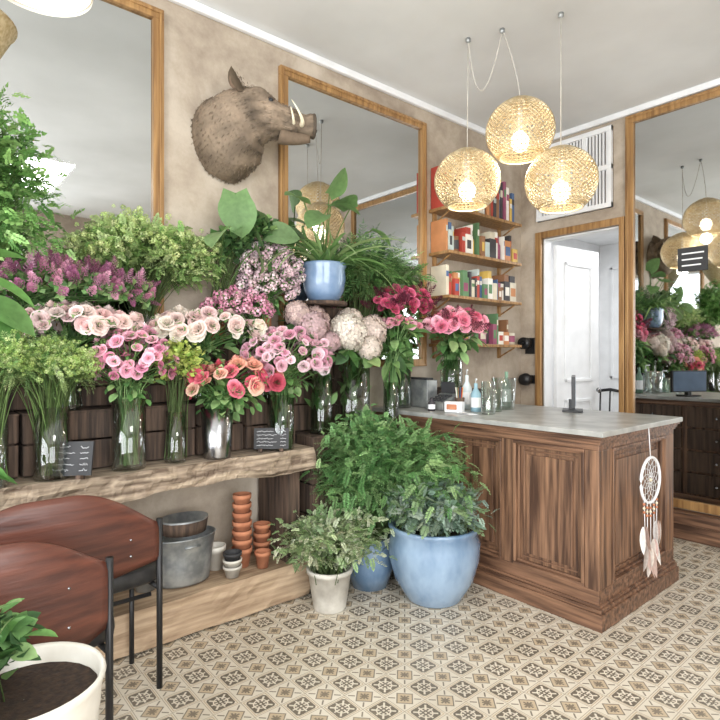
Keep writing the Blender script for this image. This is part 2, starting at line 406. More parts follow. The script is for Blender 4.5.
CLX = -2.94
def bouquet(name, vp, vr, vh, hc, hr, tmpl, n, size, cols, vase='glass', flare=1.0, leafcols=G1, nleaf=60, lsize=.07, clampx=CLX, petalm='petal', filler=None, dome=-.25, leaft=None):
    mb = MB(); vp = np.array(vp, float); hc = np.array(hc, float); hr = np.array(hr, float)
    if vase == 'steel': mb.lathe([(.001, 0), (vr*.9, 0), (vr*.94, .01), (vr*flare, vh), (vr*flare-.004, vh), (vr*.86, .02), (.001, .02)], vp, 'steel', 32)
    elif vase in ('glass', 'glassg'): vase_glass(mb, vp, vr, vh, vase, flare)
    elif vase: mb.lathe([(.001, 0), (vr*.8, 0), (vr, vh*.4), (vr*flare, vh*.96), (vr*flare+.006, vh), (vr*flare-.006, vh), (vr*.7, vh*.5), (.001, vh*.5)], vp, vase, 32)
    P = []; N = []
    for i in range(n):
        z = 1-(1-dome)*(i+.5)/n; r = math.sqrt(max(0, 1-z*z)); a = i*2.39996+rng.normal(0, .25)
        d = np.array([r*math.cos(a), r*math.sin(a), z]); P.append(hc+hr*d*rng.uniform(.78, 1.12)); N.append(d/hr*hr.mean()*.6+np.array([.25, -.2, .35])+rng.normal(0, .28, 3))
    P = np.array(P); N = np.array(N); P[:, 0] = np.maximum(P[:, 0], clampx+size*.9)
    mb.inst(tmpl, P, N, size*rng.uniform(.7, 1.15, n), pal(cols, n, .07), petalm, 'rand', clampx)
    N4 = np.repeat(N, 4, 0)
    mb.inst(TINYW, np.repeat(P, 4, 0)-N4/np.linalg.norm(N4, axis=1, keepdims=True)*size*.1, -N4*.1+rng.normal(0, 1, (4*n, 3)), min(size, .04), pal(leafcols, 4*n), 'leaf', 'rand', clampx)
    top = vp+np.array([0, 0, vh])
    for i in range(0, n, max(1, n//34)):
        b0 = vp+np.array([rng.uniform(-1, 1)*vr*.5, rng.uniform(-1, 1)*vr*.5, .02]); tt = top+np.append(rng.uniform(-1, 1, 2)*vr*.6, 0)
        cv = np.concatenate([np.array([b0, (b0+tt)/2]), bez(tt, tt+np.array([0, 0, max(.03, (P[i][2]-tt[2])*.5)]), P[i], 5)])
        mb.tube(cv, .0028, 'leaf', 4, lin(random.choice(leafcols)), False)
    L = rng.normal(0, 1, (nleaf, 3)); L /= np.linalg.norm(L, axis=1, keepdims=True); s = rng.uniform(.3, 1, (nleaf, 1))
    LP = hc-np.array([0, 0, hr[2]*.45])+L*hr*s*.85; w = rng.uniform(0, 1, (nleaf, 1))**1.5*.8; LP = LP*(1-w)+w*(top+rng.normal(0, vr*.5, (nleaf, 3)))
    LP[:, 0] = np.maximum(LP[:, 0], clampx+.01)
    mb.inst(leaft or LEAFW, LP, L+np.array([.2, -.1, .1]), lsize*rng.uniform(.6, 1.2, nleaf), pal(leafcols, nleaf), 'leaf', 'up', clampx)
    if filler:
        ft, fn, fs, fc = filler
        Q = rng.normal(0, 1, (fn, 3)); Q /= np.linalg.norm(Q, axis=1, keepdims=True); Q[:, 2] = abs(Q[:, 2])*1.05-.2
        mb.inst(ft, hc+Q*hr*rng.uniform(.8, 1.15, (fn, 1)), Q+np.array([0, 0, .4]), fs*rng.uniform(.7, 1.2, fn), pal(fc, fn), 'leaf', 'rand', clampx)
    return mb.obj(name)

# ================================================================ ROOM
XL, XR, YF, YB, ZC = -2.99, 2.7, -2.5, 4.57, 3.40
def simple_box(name, lo, hi, m, bevel=0):
    b = MB(); b.box(lo, hi, m); return b.obj(name, bevel)
f = MB(); f.box((XL-.1, YF-.1, -.08), (XR+.1, YB+3., 0), 'tiles'); f.obj('floor', origin=(0, 0, 0))
simple_box('ceiling', (XL-.1, YF-.1, ZC), (XR+.1, YB+.12, ZC+.1), 'ceil')
simple_box('wall_left', (XL-.1, YF-.1, 0), (XL, YB+.12, ZC), 'plaster')
DX0, DX1, DZ = -2.76, -2.045, 2.47
w = MB()
w.box((XL, YB, 0), (DX0, YB+.12, ZC), 'plaster'); w.box((DX0, YB, DZ), (DX1, YB+.12, ZC), 'plaster'); w.box((DX1, YB, 0), (XR+.1, YB+.12, ZC), 'plaster')
w.obj('wall_back', origin=(0, YB, 0))
w = MB()
w.box((XL, YF-.1, 0), (-2.4, YF, ZC), 'plaster'); w.box((-2.4, YF-.1, 0), (2.2, YF, .35), 'plaster'); w.box((-2.4, YF-.1, 3.0), (2.2, YF, ZC), 'plaster'); w.box((2.2, YF-.1, 0), (XR, YF, ZC), 'plaster')
w.obj('wall_front', origin=(0, YF, 0))
w = MB()
w.box((XR, YF, 0), (XR+.1, -2.0, ZC), 'plaster'); w.box((XR, -2.0, 0), (XR+.1, 1.3, .35), 'plaster'); w.box((XR, -2.0, 3.0), (XR+.1, 1.3, ZC), 'plaster'); w.box((XR, 1.3, 0), (XR+.1, YB, ZC), 'plaster')
w.obj('wall_right', origin=(XR, 0, 0))
def winframe(name, axis, a0, a1, z0, z1, pos, n):
    b = MB(); t = .05
    def bx(a, c, z, zz):
        if axis == 'x': b.box((a, pos-.04, z), (c, pos+.03, zz), 'white')
        else: b.box((pos-.03, a, z), (pos+.04, c, zz), 'white')
    bx(a0, a1, z0, z0+t); bx(a0, a1, z1-t, z1)
    for i in range(n+1):
        q = a0+(a1-a0-t)*i/n; bx(q, q+t, z0+t, z1-t)
    b.obj(name, .004)
winframe('window_1', 'x', -2.4, 2.2, .35, 3.0, YF-.05, 4)
winframe('window_2', 'y', -2.0, 1.3, .35, 3.0, XR+.05, 3)
b = MB(); b.box((XL, YF, ZC-.05), (XL+.035, YB, ZC), 'white'); b.obj('trim_1', .008)
b = MB(); b.box((XL+.035, YB-.035, ZC-.05), (XR, YB, ZC), 'white'); b.obj('trim_2', .008)
b = MB(); b.box((-.3, YB-.02, 0), (XR, YB, .14), 'boards'); b.obj('baseboard_back', .004)
b = MB(); t = .06
b.box((DX0-t, YB-.03, 0), (DX0, YB+.02, DZ+t), 'frame'); b.box((DX1, YB-.03, 0), (DX1+.045, YB+.02, DZ+t), 'frame'); b.box((DX0, YB-.03, DZ), (DX1, YB+.02, DZ+t), 'frame')
b.box((DX0, YB+.02, 0), (DX0+.015, YB+.13, DZ), 'white'); b.box((DX1-.015, YB+.02, 0), (DX1, YB+.13, DZ), 'white'); b.box((DX0, YB+.02, DZ-.015), (DX1, YB+.13, DZ), 'white')
b.obj('trim_3', .004)
# hallway beyond the door
b = MB(); b.box((-3.35, 6.9, 0), (-.9, 7.0, 2.8), 'white')
for x in (-3.2, -2.55, -1.9, -1.35):
    for z0, z1 in ((.2, .95), (1.1, 2.5)):
        for (a, c, d, e) in ((x, x+.42, z0, z0+.025), (x, x+.42, z1-.025, z1), (x, x+.025, z0, z1), (x+.395, x+.42, z0, z1)): b.box((a, 6.88, d), (c, 6.9, e), 'white')
b.obj('wall_hall_back')
simple_box('wall_hall_left', (-3.45, YB+.12, 0), (-3.35, 7.0, 2.8), 'white')
simple_box('wall_hall_right', (-.9, YB+.12, 0), (-.8, 7.0, 2.8), 'white')
simple_box('ceiling_hall', (-3.45, YB+.12, 2.8), (-.8, 7.0, 2.9), 'white')
def paneled(name, w_, h, th, loc, rz):
    b = MB(); b.box((0, -th/2, 0), (w_, th/2, h), 'white')
    for z0, z1 in ((.18, .95), (1.12, h-.15)):
        for s_ in (-1, 1):
            y0, y1 = sorted((s_*th/2, s_*(th/2+.012)))
            for (a, c, d, e) in ((.12, w_-.12, z0, z0+.03), (.12, w_-.12, z1-.03, z1), (.12, .15, z0, z1), (w_-.15, w_-.12, z0, z1)): b.box((a, y0, d), (c, y1, e), 'white')
    for s_ in (-1, 1): b.ball((w_-.06, s_*(th/2+.04), 1.03), .025, 'steel')
    o = b.obj(name, .003, origin=(0, 0, 0)); o.location = loc; o.rotation_euler[2] = math.radians(rz); return o
paneled('door_1', .68, 2.42, .04, (DX0+.03, YB+.17, .01), 84)
# transom louvre over the door
b = MB(); x0, x1, z0, z1 = -2.80, -2.10, 2.63, 3.31; y = YB
b.box((x0, y-.01, z0), (x1, y, z1), 'crate')
for i in range(4):
    q = x0+(x1-x0-.035)*i/3; b.box((q, y-.04, z0), (q+.035, y-.01, z1), 'white')
for z in (z0, (z0+z1)/2-.02, z1-.04): b.box((x0, y-.042, z), (x1, y-.012, z+.04), 'white')
for i in range(24):
    q = x0+(x1-x0)*(i+.5)/24; b.box((q-.0065, y-.03, z0), (q+.0065, y-.01, z1), 'white')
b.obj('window_3')

def mirror(name, wall, a0, a1, z0, z1, fw=.065):
    b = MB()
    def bx(a, c, z, zz, d0, d1, m):
        if wall == 'L': b.box((XL+d0, a, z), (XL+d1, c, zz), m)
        else: b.box((a, YB-d1, z), (c, YB-d0, zz), m)
    bx(a0+fw*.8, a1-fw*.8, z0+fw*.8, z1-fw*.8, .002, .012, 'mirror')
    for (a, c, z, zz) in ((a0, a1, z1-fw, z1), (a0, a1, z0, z0+fw), (a0, a0+fw, z0+fw, z1-fw), (a1-fw, a1, z0+fw, z1-fw)): bx(a, c, z, zz, .001, .035, 'frame')
    e = .014
    for (a, c, z, zz) in ((a0+e, a1-e, z1-e*2, z1-e), (a0+e, a0+2*e, z0+e, z1-2*e), (a1-2*e, a1-e, z0+e, z1-2*e)): bx(a, c, z, zz, .035, .043, 'frame')
    b.obj(name, .004)
mirror('wall_mirror', 'L', -.35, 1.104, 1.5, 3.27, .058)
mirror('wall_mirror', 'L', 1.847, 3.209, 1.3, 3.235, .058)
mirror('wall_mirror', 'B', -1.99, -.42, .22, 3.34, .065)
b = MB(); b.box((-1.99, YB-.09, 0), (-.42, YB-.001, .12), 'counterh'); b.box((-1.99, YB-.11, .12), (-.42, YB-.001, .21), 'counterh'); b.obj('baseboard_mirror', .008)
b = MB(); b.box((-1.60, YB-.022, 2.02), (-1.40, YB-.016, 2.20), 'slate')
for i in range(3): b.box((-1.57, YB-.024, 2.06+i*.045), (-1.44+.01*i, YB-.022, 2.07+i*.045), 'white')
b.obj('chalkboard_notice')

# ================================================================ COUNTER
def panel_face(b, axis, pos, sgn, a0, a1, z0, z1):
    def bx(a, c, z, zz, d0, d1, m='counter'):
        lo, hi = sorted((pos+sgn*d0, pos+sgn*d1))
        if axis == 'y': b.box((a, lo, z), (c, hi, zz), m)
        else: b.box((lo, a, z), (hi, c, zz), m)
    for k, (ins, th, d) in enumerate(((0, .018, .036), (.018, .014, .018), (.05, .008, .006))):
        A0, A1, Z0, Z1 = a0+ins, a1-ins, z0+ins, z1-ins
        bx(A0, A1, Z0, Z0+th, 0, d, 'counterh'); bx(A0, A1, Z1-th, Z1, 0, d, 'counterh'); bx(A0, A0+th, Z0+th, Z1-th, 0, d); bx(A1-th, A1, Z0+th, Z1-th, 0, d)
    bx(a0+.075, a1-.075, z0+.075, z1-.075, 0, .014)
CX0, CX1, CY0, CY1 = -2.985, -1.31, 2.69, 3.66
b = MB()
b.box((CX0, CY0+.03, .0), (CX1-.03, CY1-.02, .955), 'counter')
xs = [(-2.93, -2.44), (-2.36, -1.89), (-1.81, -1.385)]
z0, z1 = .19, .90
b.box((CX0, CY0, .1), (CX1, CY0+.03, z0), 'counterh'); b.box((CX0, CY0, z1), (CX1, CY0+.03, .955), 'counterh')
px = CX0
for a, c in xs:
    b.box((px, CY0, z0), (a, CY0+.03, z1), 'counter'); px = c
    panel_face(b, 'y', CY0+.03, -1, a, c, z0, z1)
b.box((px, CY0, z0), (CX1, CY0+.03, z1), 'counter')
b.box((CX1-.03, CY0+.03, .1), (CX1, CY1, z0), 'counterh'); b.box((CX1-.03, CY0+.03, z1), (CX1, CY1, .955), 'counterh')
py = CY0+.03
for a, c in [(2.84, 3.54)]:
    b.box((CX1-.03, py, z0), (CX1, a, z1), 'counter'); py = c
    panel_face(b, 'x', CX1-.03, 1, a, c, z0, z1)
b.box((CX1-.03, py, z0), (CX1, CY1, z1), 'counter')
for z0, z1, e in ((0, .085, .03), (.085, .105, .02), (.105, .12, .01)): b.box((CX0, CY0-e, z0), (CX1+e, CY1, z1), 'counterh')
for z0, z1, e in ((.93, .945, .012), (.945, .96, .022)): b.box((CX0, CY0-e, z0), (CX1+e, CY1, z1), 'counterh')
b.box((CX0, CY0-.03, .96), (CX1+.03, CY1+.02, .975), 'counterh')
b.box((CX0, CY0-.042, .975), (CX1+.042, CY1+.032, 1.003), 'zinc')
for i in range(3):
    for j in range(4):
        x = -2.9+i*.53; z = .14+j*.2; b.box((x, CY1-.02, z), (x+.48, CY1+.005, z+.18), 'crate'); b.ball((x+.24, CY1+.02, z+.09), .014, 'steel')
b.obj('shop_counter', .004)

# dreamcatcher on the counter's end
b = MB(); cx, cy, cz, R = CX1+.05, 3.19, .69, .125
an = np.linspace(0, 2*math.pi, 41)
ring = lambda r: np.stack([np.full(41, cx), cy+r*np.cos(an), cz+r*np.sin(an)], 1)
b.tube(ring(R), .008, 'white', 8, caps=False)
for k, (r0, r1) in enumerate(((1, .8), (.8, .6), (.6, .42), (.42, .25), (.25, .12))):
    for i in range(12):
        a0 = 2*math.pi*(i+.5*(k % 2))/12; a1 = a0+math.pi/12; a2 = a0-math.pi/12
        for q in (a1, a2): b.tube([(cx, cy+R*r0*math.cos(a0), cz+R*r0*math.sin(a0)), (cx, cy+R*r1*math.cos(q), cz+R*r1*math.sin(q))], .0016, 'white', 3)
b.tube([(cx, cy, cz+R), (cx-.01, cy, .985)], .0025, 'white', 5)
b.ball((cx, cy, cz), .010, 'ivory')
FE = t_leaf(.22, 6, .1, .15)
for i, (dy, L) in enumerate(((-.085, .20), (-.045, .28), (0, .32), (.045, .27), (.085, .2))):
    zt = cz-math.sqrt(R*R-dy*dy); zb = zt-L
    b.tube([(cx, cy+dy, zt), (cx+.002, cy+dy*.9, zb)], .0022, 'white', 4)
    for q in range(3): b.ball((cx, cy+dy, zt-.03-.022*q), .008, 'ivory' if q % 2 else 'terra', seg=8)
    k = 3; b.inst(FE, [(cx+.006*j, cy+dy+.01*(j-1), zb+.05) for j in range(k)], [(0.02, .10*(j-1), -1) for j in range(k)], .15, pal([(242, 238, 232), (226, 214, 202), (212, 180, 168)], k, .04), 'petal', 'rand')
b.obj('dreamcatcher')

# ================================================================ BENCH & TIERS
def plank(mb, x0, x1, y0, y1, z0, z1, m, rough=.008, n=60, seed=0):
    cs = [(0, 0), (.5, -.0), (1, 0), (1.0, .2), (1.0, .4), (1.0, .6), (1.0, .8), (.985, 1), (.5, 1), (0, 1)]; k = len(cs); V = []
    for i in range(n+1):
        y = y0+(y1-y0)*i/n
        for a, c in cs:
            x = x0+(x1-x0)*a; z = z0+(z1-z0)*c
            nz = noise.noise(Vector((x*6+seed, y*5, z*9)))*rough; nx = (noise.noise(Vector((x*8, y*5+9+seed, z*22)))+.5*noise.noise(Vector((x*8, y*20+9+seed, z*50))))*rough*1.6
            V.append((x+(nx if a > .9 else 0), y, z+(nz if c < 1 else nz*.2)))
    F = [(i*k+j, (i+1)*k+j, (i+1)*k+(j+1) % k, i*k+(j+1) % k) for i in range(n) for j in range(k)]
    F += [tuple(range(k)), tuple(n*k+j for j in range(k))[::-1]]
    mb.add(V, F, m, smooth=False)
b = MB()
plank(b, XL+.01, -2.555, -1.2, 1.83, .735, .85, 'bench', .022, 150)
plank(b, XL+.02, -2.61, -1.2, 1.80, .16, .195, 'boards', .004)
plank(b, -2.61, -2.575, -1.2, 1.80, .01, .205, 'boards', .008, seed=3)
for y in (-1.1, .3, 1.69): b.box((XL+.03, y, 0), (-2.63, y+.08, .735), 'crate')
b.obj('timber_bench')
def crate(name, x0, x1, y0, y1, z0, z1, nb=4, m='crate'):
    b = MB(); t = .014
    cuts = [z0]+sorted(z0+(z1-z0)*(i+random.uniform(-.12, .12))/nb for i in range(1, nb))+[z1]
    for i in range(nb):
        za, zb = cuts[i]+.004, cuts[i+1]-.004; d = random.uniform(0, .008)
        b.box((x1-t-d, y0, za), (x1-d, y1-random.uniform(0, .01), zb), m); b.box((x0, y0, za), (x0+t, y1, zb), m)
        b.box((x0+t, y0, za), (x1-t-d, y0+t, zb), m); b.box((x0+t, y1-t, za), (x1-t-d, y1, zb), m)
    for yy in (y0+t, y1-t-.03): b.box((x1-t-.04, yy, z0), (x1-t-.01, yy+.03, z1), m)
    b.box((x0+.0, y0, z1-.012), (x1-.0, y1, z1), m); b.box((x0+t, y0+t, z0), (x1-t-.01, y1-t, z0+.012), m)
    return b.obj(name, .004)
ys = [-.45, -.02, .40, .88, 1.2, 1.48, 1.82]
for i in range(6): crate('wooden_crate', XL+.005, -2.73+random.uniform(-.012, .004), ys[i]+.006, ys[i+1]-.006, .853, 1.13, 2)
for i in range(3): crate('wooden_crate', XL+.005, -2.855, -.02+i*.62, .59+i*.62, 1.133, 1.45, 3)
crate('wooden_pedestal', XL+.005, -2.62, 1.86, 2.62, 0, .90, 6)
crate('plant_stand', XL+.05, -2.86, 1.86, 2.30, .903, 1.70, 5)
b = MB(); b.lathe([(.001, 0), (.15, 0), (.15, .02), (.001, .02)], (-2.785, 2.06, 1.702), 'crate', 24); b.obj('round_tray')

# ================================================================ FLOWERS
PK = [(232, 150, 178), (240, 172, 194), (220, 126, 162), (244, 192, 206)]
bouquet('pink_spray_rose_bouquet', (-2.64, .82, .853), .075, .33, (-2.62, .83, 1.36), (.15, .19, .14), SROSE, 90, .027, PK, nleaf=110, lsize=.05, dome=-.5, filler=(POM, 12, .016, G2))
bouquet('mixed_rose_bouquet', (-2.635, 1.26, .853), .075, .26, (-2.60, 1.34, 1.24), (.15, .24, .11), ROSE, 50, .038, [(206, 44, 84), (214, 60, 104), (240, 170, 144), (244, 192, 166), (222, 90, 116), (232, 120, 146), (206, 44, 84)], vase='steel', flare=1.12, nleaf=130, lsize=.065, dome=-.35)
bouquet('pale_pink_rose_bouquet', (-2.64, 1.65, .853), .075, .31, (-2.62, 1.70, 1.375), (.16, .25, .15), SROSE, 110, .03, [(242, 200, 212), (236, 182, 198), (246, 214, 220), (228, 160, 184)], nleaf=120, lsize=.055, dome=-.5, vase='glassg')
bouquet('blush_rose_bouquet', (-2.80, .60, 1.132), .06, .22, (-2.72, .64, 1.52), (.16, .25, .09), ROSE, 74, .036, [(242, 214, 208), (244, 224, 216), (234, 198, 196), (238, 206, 206)], nleaf=100, lsize=.06)
bouquet('cream_rose_bouquet', (-2.80, 1.24, 1.132), .06, .22, (-2.74, 1.25, 1.51), (.16, .31, .105), ROSE, 90, .038, [(242, 228, 214), (236, 212, 206), (244, 234, 222), (232, 202, 198)], nleaf=110, lsize=.07)
bouquet('purple_statice_bouquet', (-2.90, .45, 1.452), .04, .16, (-2.74, .56, 1.675), (.15, .36, .10), PLUME, 240, .085, [(190, 112, 150), (170, 92, 136), (208, 136, 168), (216, 156, 184)], nleaf=40, lsize=.05)
bouquet('mauve_phlox_bouquet', (-2.80, 1.62, 1.132), .06, .22, (-2.80, 1.48, 1.64), (.14, .2, .11), POM, 130, .024, [(232, 158, 184), (238, 182, 200), (216, 128, 164)], nleaf=60, lsize=.06)
b = MB(); vase_glass(b, (-2.90, .97, 1.452), .05, .24)
shrub(b, (-2.90, .97, 1.48), (-2.80, .96, 1.85), (.15, .42, .20), 130, 13, SPRAY, .068, G2, .02, clampx=CLX, t0=.5, scat=.024, low=-.3)
shrub(b, (-2.90, .97, 1.48), (-2.78, .96, 1.87), (.16, .42, .20), 90, 8, POM, .014, [(186, 206, 128), (200, 216, 148)], .02, clampx=CLX, t0=.8, scat=.03, low=.0)
b.obj('green_viburnum_bouquet')
bouquet('pink_stock_bouquet', (-2.875, 1.66, 1.452), .06, .16, (-2.80, 1.68, 1.85), (.12, .21, .19), POM, 200, .024, [(236, 204, 214), (240, 218, 222), (222, 182, 198)], vase='terra', nleaf=120, lsize=.065, dome=-.6)
def hydra(name, vp, vr, vh, heads, cols, vase='glass', nleaf=10):
    b = MB(); vase_glass(b, vp, vr, vh, vase)
    vp = np.array(vp, float); top = vp+[0, 0, vh]
    for (x, y, z, r) in heads:
        e = np.array([x, y, z]); b.ball(e, r*.74, 'leaf', lin((176, 168, 130)), 16)
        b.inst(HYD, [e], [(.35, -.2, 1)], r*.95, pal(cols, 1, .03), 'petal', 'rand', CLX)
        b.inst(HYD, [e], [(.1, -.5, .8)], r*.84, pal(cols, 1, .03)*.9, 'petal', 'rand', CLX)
        p0 = vp+np.append(rng.uniform(-.5, .5, 2)*vr, .02)
        b.tube(np.concatenate([[p0], bez(top+np.append(rng.uniform(-.4, .4, 2)*vr, 0), (top+e)/2+[0, 0, .02], e, 6)]), .005, 'leaf', 6, lin((104, 130, 70)))
        k = 5; b.inst(LEAFW, np.tile(e-[0, 0, r*.8], (k, 1)), rng.normal(0, 1, (k, 3))*[1, 1, .4]+[.2, -.1, -.1], .13, pal(GD+G1, k), 'leaf', 'up', CLX)
    k = nleaf*3; b.inst(LEAF, vp+rng.uniform(-1, 1, (k, 3))*[vr*.7, vr*.7, 0]+np.stack([np.zeros(k), np.zeros(k), rng.uniform(.3, 1.0, k)*vh], 1), rng.normal(0, .3, (k, 3))+[0, 0, 1], .09, pal(G1, k), 'leaf')
    b.obj(name)
hydra('cream_hydrangea_bouquet', (-2.76, 2.27, .903), .12, .42, [(-2.66, 2.15, 1.52, .13), (-2.68, 2.36, 1.53, .11), (-2.80, 2.28, 1.60, .10), (-2.60, 2.28, 1.43, .085), (-2.78, 2.48, 1.58, .085)], [(244, 236, 220), (242, 228, 212), (236, 218, 206)], 'glass')
hydra('mauve_hydrangea_bouquet', (-2.72, 1.99, .903), .07, .36, [(-2.66, 1.88, 1.55, .105), (-2.76, 1.97, 1.60, .095), (-2.70, 1.80, 1.63, .08), (-2.62, 1.98, 1.46, .07)], [(218, 188, 178), (212, 178, 180), (224, 198, 188)], 'glassg')
bouquet('magenta_carnation_bouquet', (-2.83, 2.79, 1.005), .075, .29, (-2.78, 2.76, 1.74), (.15, .26, .13), CARN, 74, .04, [(190, 36, 90), (206, 56, 110), (170, 28, 80), (216, 84, 130)], nleaf=100, lsize=.12, leaft=LEAF, vase='glassg', filler=(PLUME, 34, .11, [(120, 44, 70), (98, 36, 58)]))
bouquet('pink_tulip_bouquet', (-2.68, 2.55, .903), .055, .30, (-2.72, 2.66, 1.60), (.10, .16, .05), SROSE, 26, .032, [(240, 176, 192), (230, 138, 164)], nleaf=70, lsize=.14, leaft=LEAF, vase='glassg')
b = MB(); b.box((-2.92, 3.04, 1.005), (-2.56, 3.42, 1.13), 'crate'); b.obj('wooden_box', .004)
bouquet('pink_peony_bouquet', (-2.70, 3.2, 1.133), .085, .22, (-2.62, 3.16, 1.60), (.19, .25, .11), ROSE, 66, .044, [(232, 120, 154), (238, 154, 178), (216, 88, 130), (242, 186, 200)], nleaf=130, lsize=.10, vase='glassg', filler=(PLUME, 20, .12, [(100, 40, 58), (122, 54, 70)]))
b = MB(); b.lathe([(.001, 0), (.05, 0), (.065, .2), (.058, .2), (.045, .03), (.001, .03)], (-2.90, 2.42, .903), 'conc', 24)
shrub(b, (-2.89, 2.42, 1.1), (-2.84, 2.5, 1.93), (.15, .34, .16), 40, 5, FEATH, .22, G1+GD, .02, clampx=CLX, t0=.75, scat=.01, low=0)
shrub(b, (-2.89, 2.42, 1.1), (-2.83, 2.75, 1.92), (.14, .34, .16), 50, 7, FERN, .12, G1, .02, clampx=CLX, t0=.6, scat=.02, low=0)
b.obj('papyrus_foliage')
b = MB(); p = np.array([-2.785, 2.06, 1.724])
b.lathe([(.001, 0), (.09, 0), (.125, .06), (.14, .14), (.135, .20), (.145, .225), (.145, .24), (.130, .24), (.122, .2), (.001, .2)], p, 'bluel', 36)
b.lathe([(.001, .205), (.122, .205)], p, 'soil', 24)
k = 80; a = rng.uniform(0, 2*math.pi, k); Z = np.stack([np.cos(a)*.8+.25, np.sin(a)*1.0+.1, rng.uniform(.5, 1.5, k)], 1)
b.inst(t_blade(.05, 10, .9), np.tile(p+[0, 0, .2], (k, 1))+rng.normal(0, .03, (k, 3))*[1, 1, 0], Z, rng.uniform(.3, .62, k), pal([(120, 160, 90), (160, 188, 120), (94, 134, 70)], k), 'leaf', 'up', CLX)
for (x, y, z, s, dz, dy) in ((-2.66, 2.02, 2.30, .2, .15, .9), (-2.72, 2.22, 2.33, .2, .3, -.7), (-2.60, 1.92, 2.22, .18, -.3, -.8), (-2.78, 2.1, 2.42, .19, .4, .3), (-2.65, 2.35, 2.2, .17, -.3, .8), (-2.7, 1.85, 2.3, .17, .3, -.8)):
    e = np.array([x, y, z]); b.tube(bez(p+[0, 0, .2], (p+e)/2+[0, 0, .15], e, 8), .004, 'leaf', 5, lin((100, 130, 66)))
    b.inst(HEART, [e], [(.35, dy, dz)], s, pal([(106, 148, 82), (124, 162, 96)], 1), 'leaf', 'up', CLX)
b.obj('blue_potted_houseplant')
b = MB(); p = np.array([-2.875, 1.36, 1.452])
b.lathe([(.001, 0), (.05, 0), (.063, .13), (.056, .13), (.05, .1), (.001, .1)], p, 'terra', 28)
# the big leaf hangs face-on to the room
HV, HF, HS = HEART; e = np.array([-2.70, 1.40, 2.27]); X = np.array([.65, .76, 0]); Zd = np.array([.12, .05, -1.]); Zd /= np.linalg.norm(Zd); Yd = np.cross(Zd, X)
b.tube(bez(p+[0, 0, .1], (p+e)/2+[-.02, 0, .3], e, 8), .0045, 'leaf', 5, lin((90, 120, 60)))
b.add(e+.25*(HV[:, :1]*X+HV[:, 1:2]*Yd*.6+HV[:, 2:]*Zd), HF, 'leaf', np.array(lin((112, 150, 88)))*HS[:, None])
for (x, y, z, s, dy, dz) in ((-2.80, 1.50, 2.12, .2, .5, -.4), (-2.70, 1.33, 2.05, .18, -.7, -.3), (-2.86, 1.6, 2.2, .22, .5, -.6), (-2.75, 1.62, 2.08, .2, .6, .1), (-2.7, 1.52, 1.98, .16, .2, -.6), (-2.80, 1.78, 2.16, .18, .6, -.3)):
    e = np.array([x, y, z]); b.tube(bez(p+[0, 0, .1], (p+e)/2+[0, 0, .2], e, 8), .004, 'leaf', 5, lin((90, 120, 60)))
    b.inst(HEART, [e], [(.45, dy, dz)], s, pal([(100, 138, 80), (126, 156, 100), (86, 122, 72)], 1), 'leaf', 'up', CLX)
shrub(b, p+[0, 0, .1], (-2.80, 1.62, 2.04), (.12, .26, .15), 44, 14, TINYW, .055, GD+G1, .02, clampx=CLX, t0=.5, low=-.2)
b.obj('philodendron_plant')
b = MB(); p = np.array([-2.78, .22, 1.132])
b.lathe([(.001, 0), (.05, 0), (.07, .2), (.062, .2), (.05, .04), (.001, .04)], p, 'conc', 24)
shrub(b, p+[0, 0, .15], (-2.64, .28, 2.02), (.24, .27, .42), 170, 12, SPRAY, .08, [(118, 168, 84), (140, 186, 102), (96, 146, 72), (162, 202, 122)], .02, clampx=-2.9, t0=.35, scat=.03, low=-.6, rmin=.5)
b.obj('leafy_branch_plant')
b = MB(); p = np.array([-2.62, .08, .853])
b.lathe([(.001, 0), (.07, 0), (.085, .2), (.077, .2), (.06, .04), (.001, .04)], p, 'terra', 24)
for (x, y, z, s, dx, dy, dz) in ((-2.45, .20, 1.68, .24, .3, .8, -.2), (-2.50, .22, 1.60, .24, .3, .9, -.4), (-2.45, .20, 1.74, .18, .2, .8, .3), (-2.45, .24, 1.54, .18, .3, .7, -.6), (-2.48, .18, .98, .16, .1, 1, -.2), (-2.46, .22, .94, .14, .2, 1, -.1)):
    e = np.array([x, y, z]); b.tube(bez(p+[0, 0, .1], (p+e)/2+[0, 0, .2 if z > 1.2 else .1], e, 8), .004, 'leaf', 5, lin((90, 130, 60)))
    b.inst(LEAFW, [e], [(dx, dy, dz)], s, pal([(92, 146, 70), (112, 164, 84)], 1), 'leaf', 'up')
b.obj('ficus_plant')
for nm, vp, c, r in (('green_ammi_bouquet', (-2.64, .50, .853), (-2.60, .47, 1.30), (.17, .20, .12)), ('green_ammi_bouquet', (-2.62, .27, .853), (-2.53, .30, 1.33), (.15, .15, .13))):
    b = MB(); vase_glass(b, vp, .07, .31, 'glass')
    shrub(b, (vp[0], vp[1], vp[2]+.02), c, r, 60, 6, FEATH, .09, G1+G2, .02, t0=.65, scat=.016, low=0, clampx=-2.7, stemc=(120, 150, 80))
    shrub(b, (vp[0], vp[1], vp[2]+.02), (c[0], c[1], c[2]+.03), r, 60, 26, POM, .009, [(176, 200, 112), (194, 212, 140), (156, 186, 96)], .02, t0=.86, scat=.022, low=-.1, clampx=-2.7)
    b.obj(nm)
b = MB(); vase_glass(b, (-2.66, 1.05, .853), .05, .25)
shrub(b, (-2.66, 1.05, .87), (-2.62, 1.05, 1.34), (.11, .13, .09), 40, 20, TINYW, .03, [(186, 204, 94), (160, 190, 86), (200, 214, 116)], .02, t0=.6, low=-.1)
b.obj('chartreuse_foliage_bouquet')

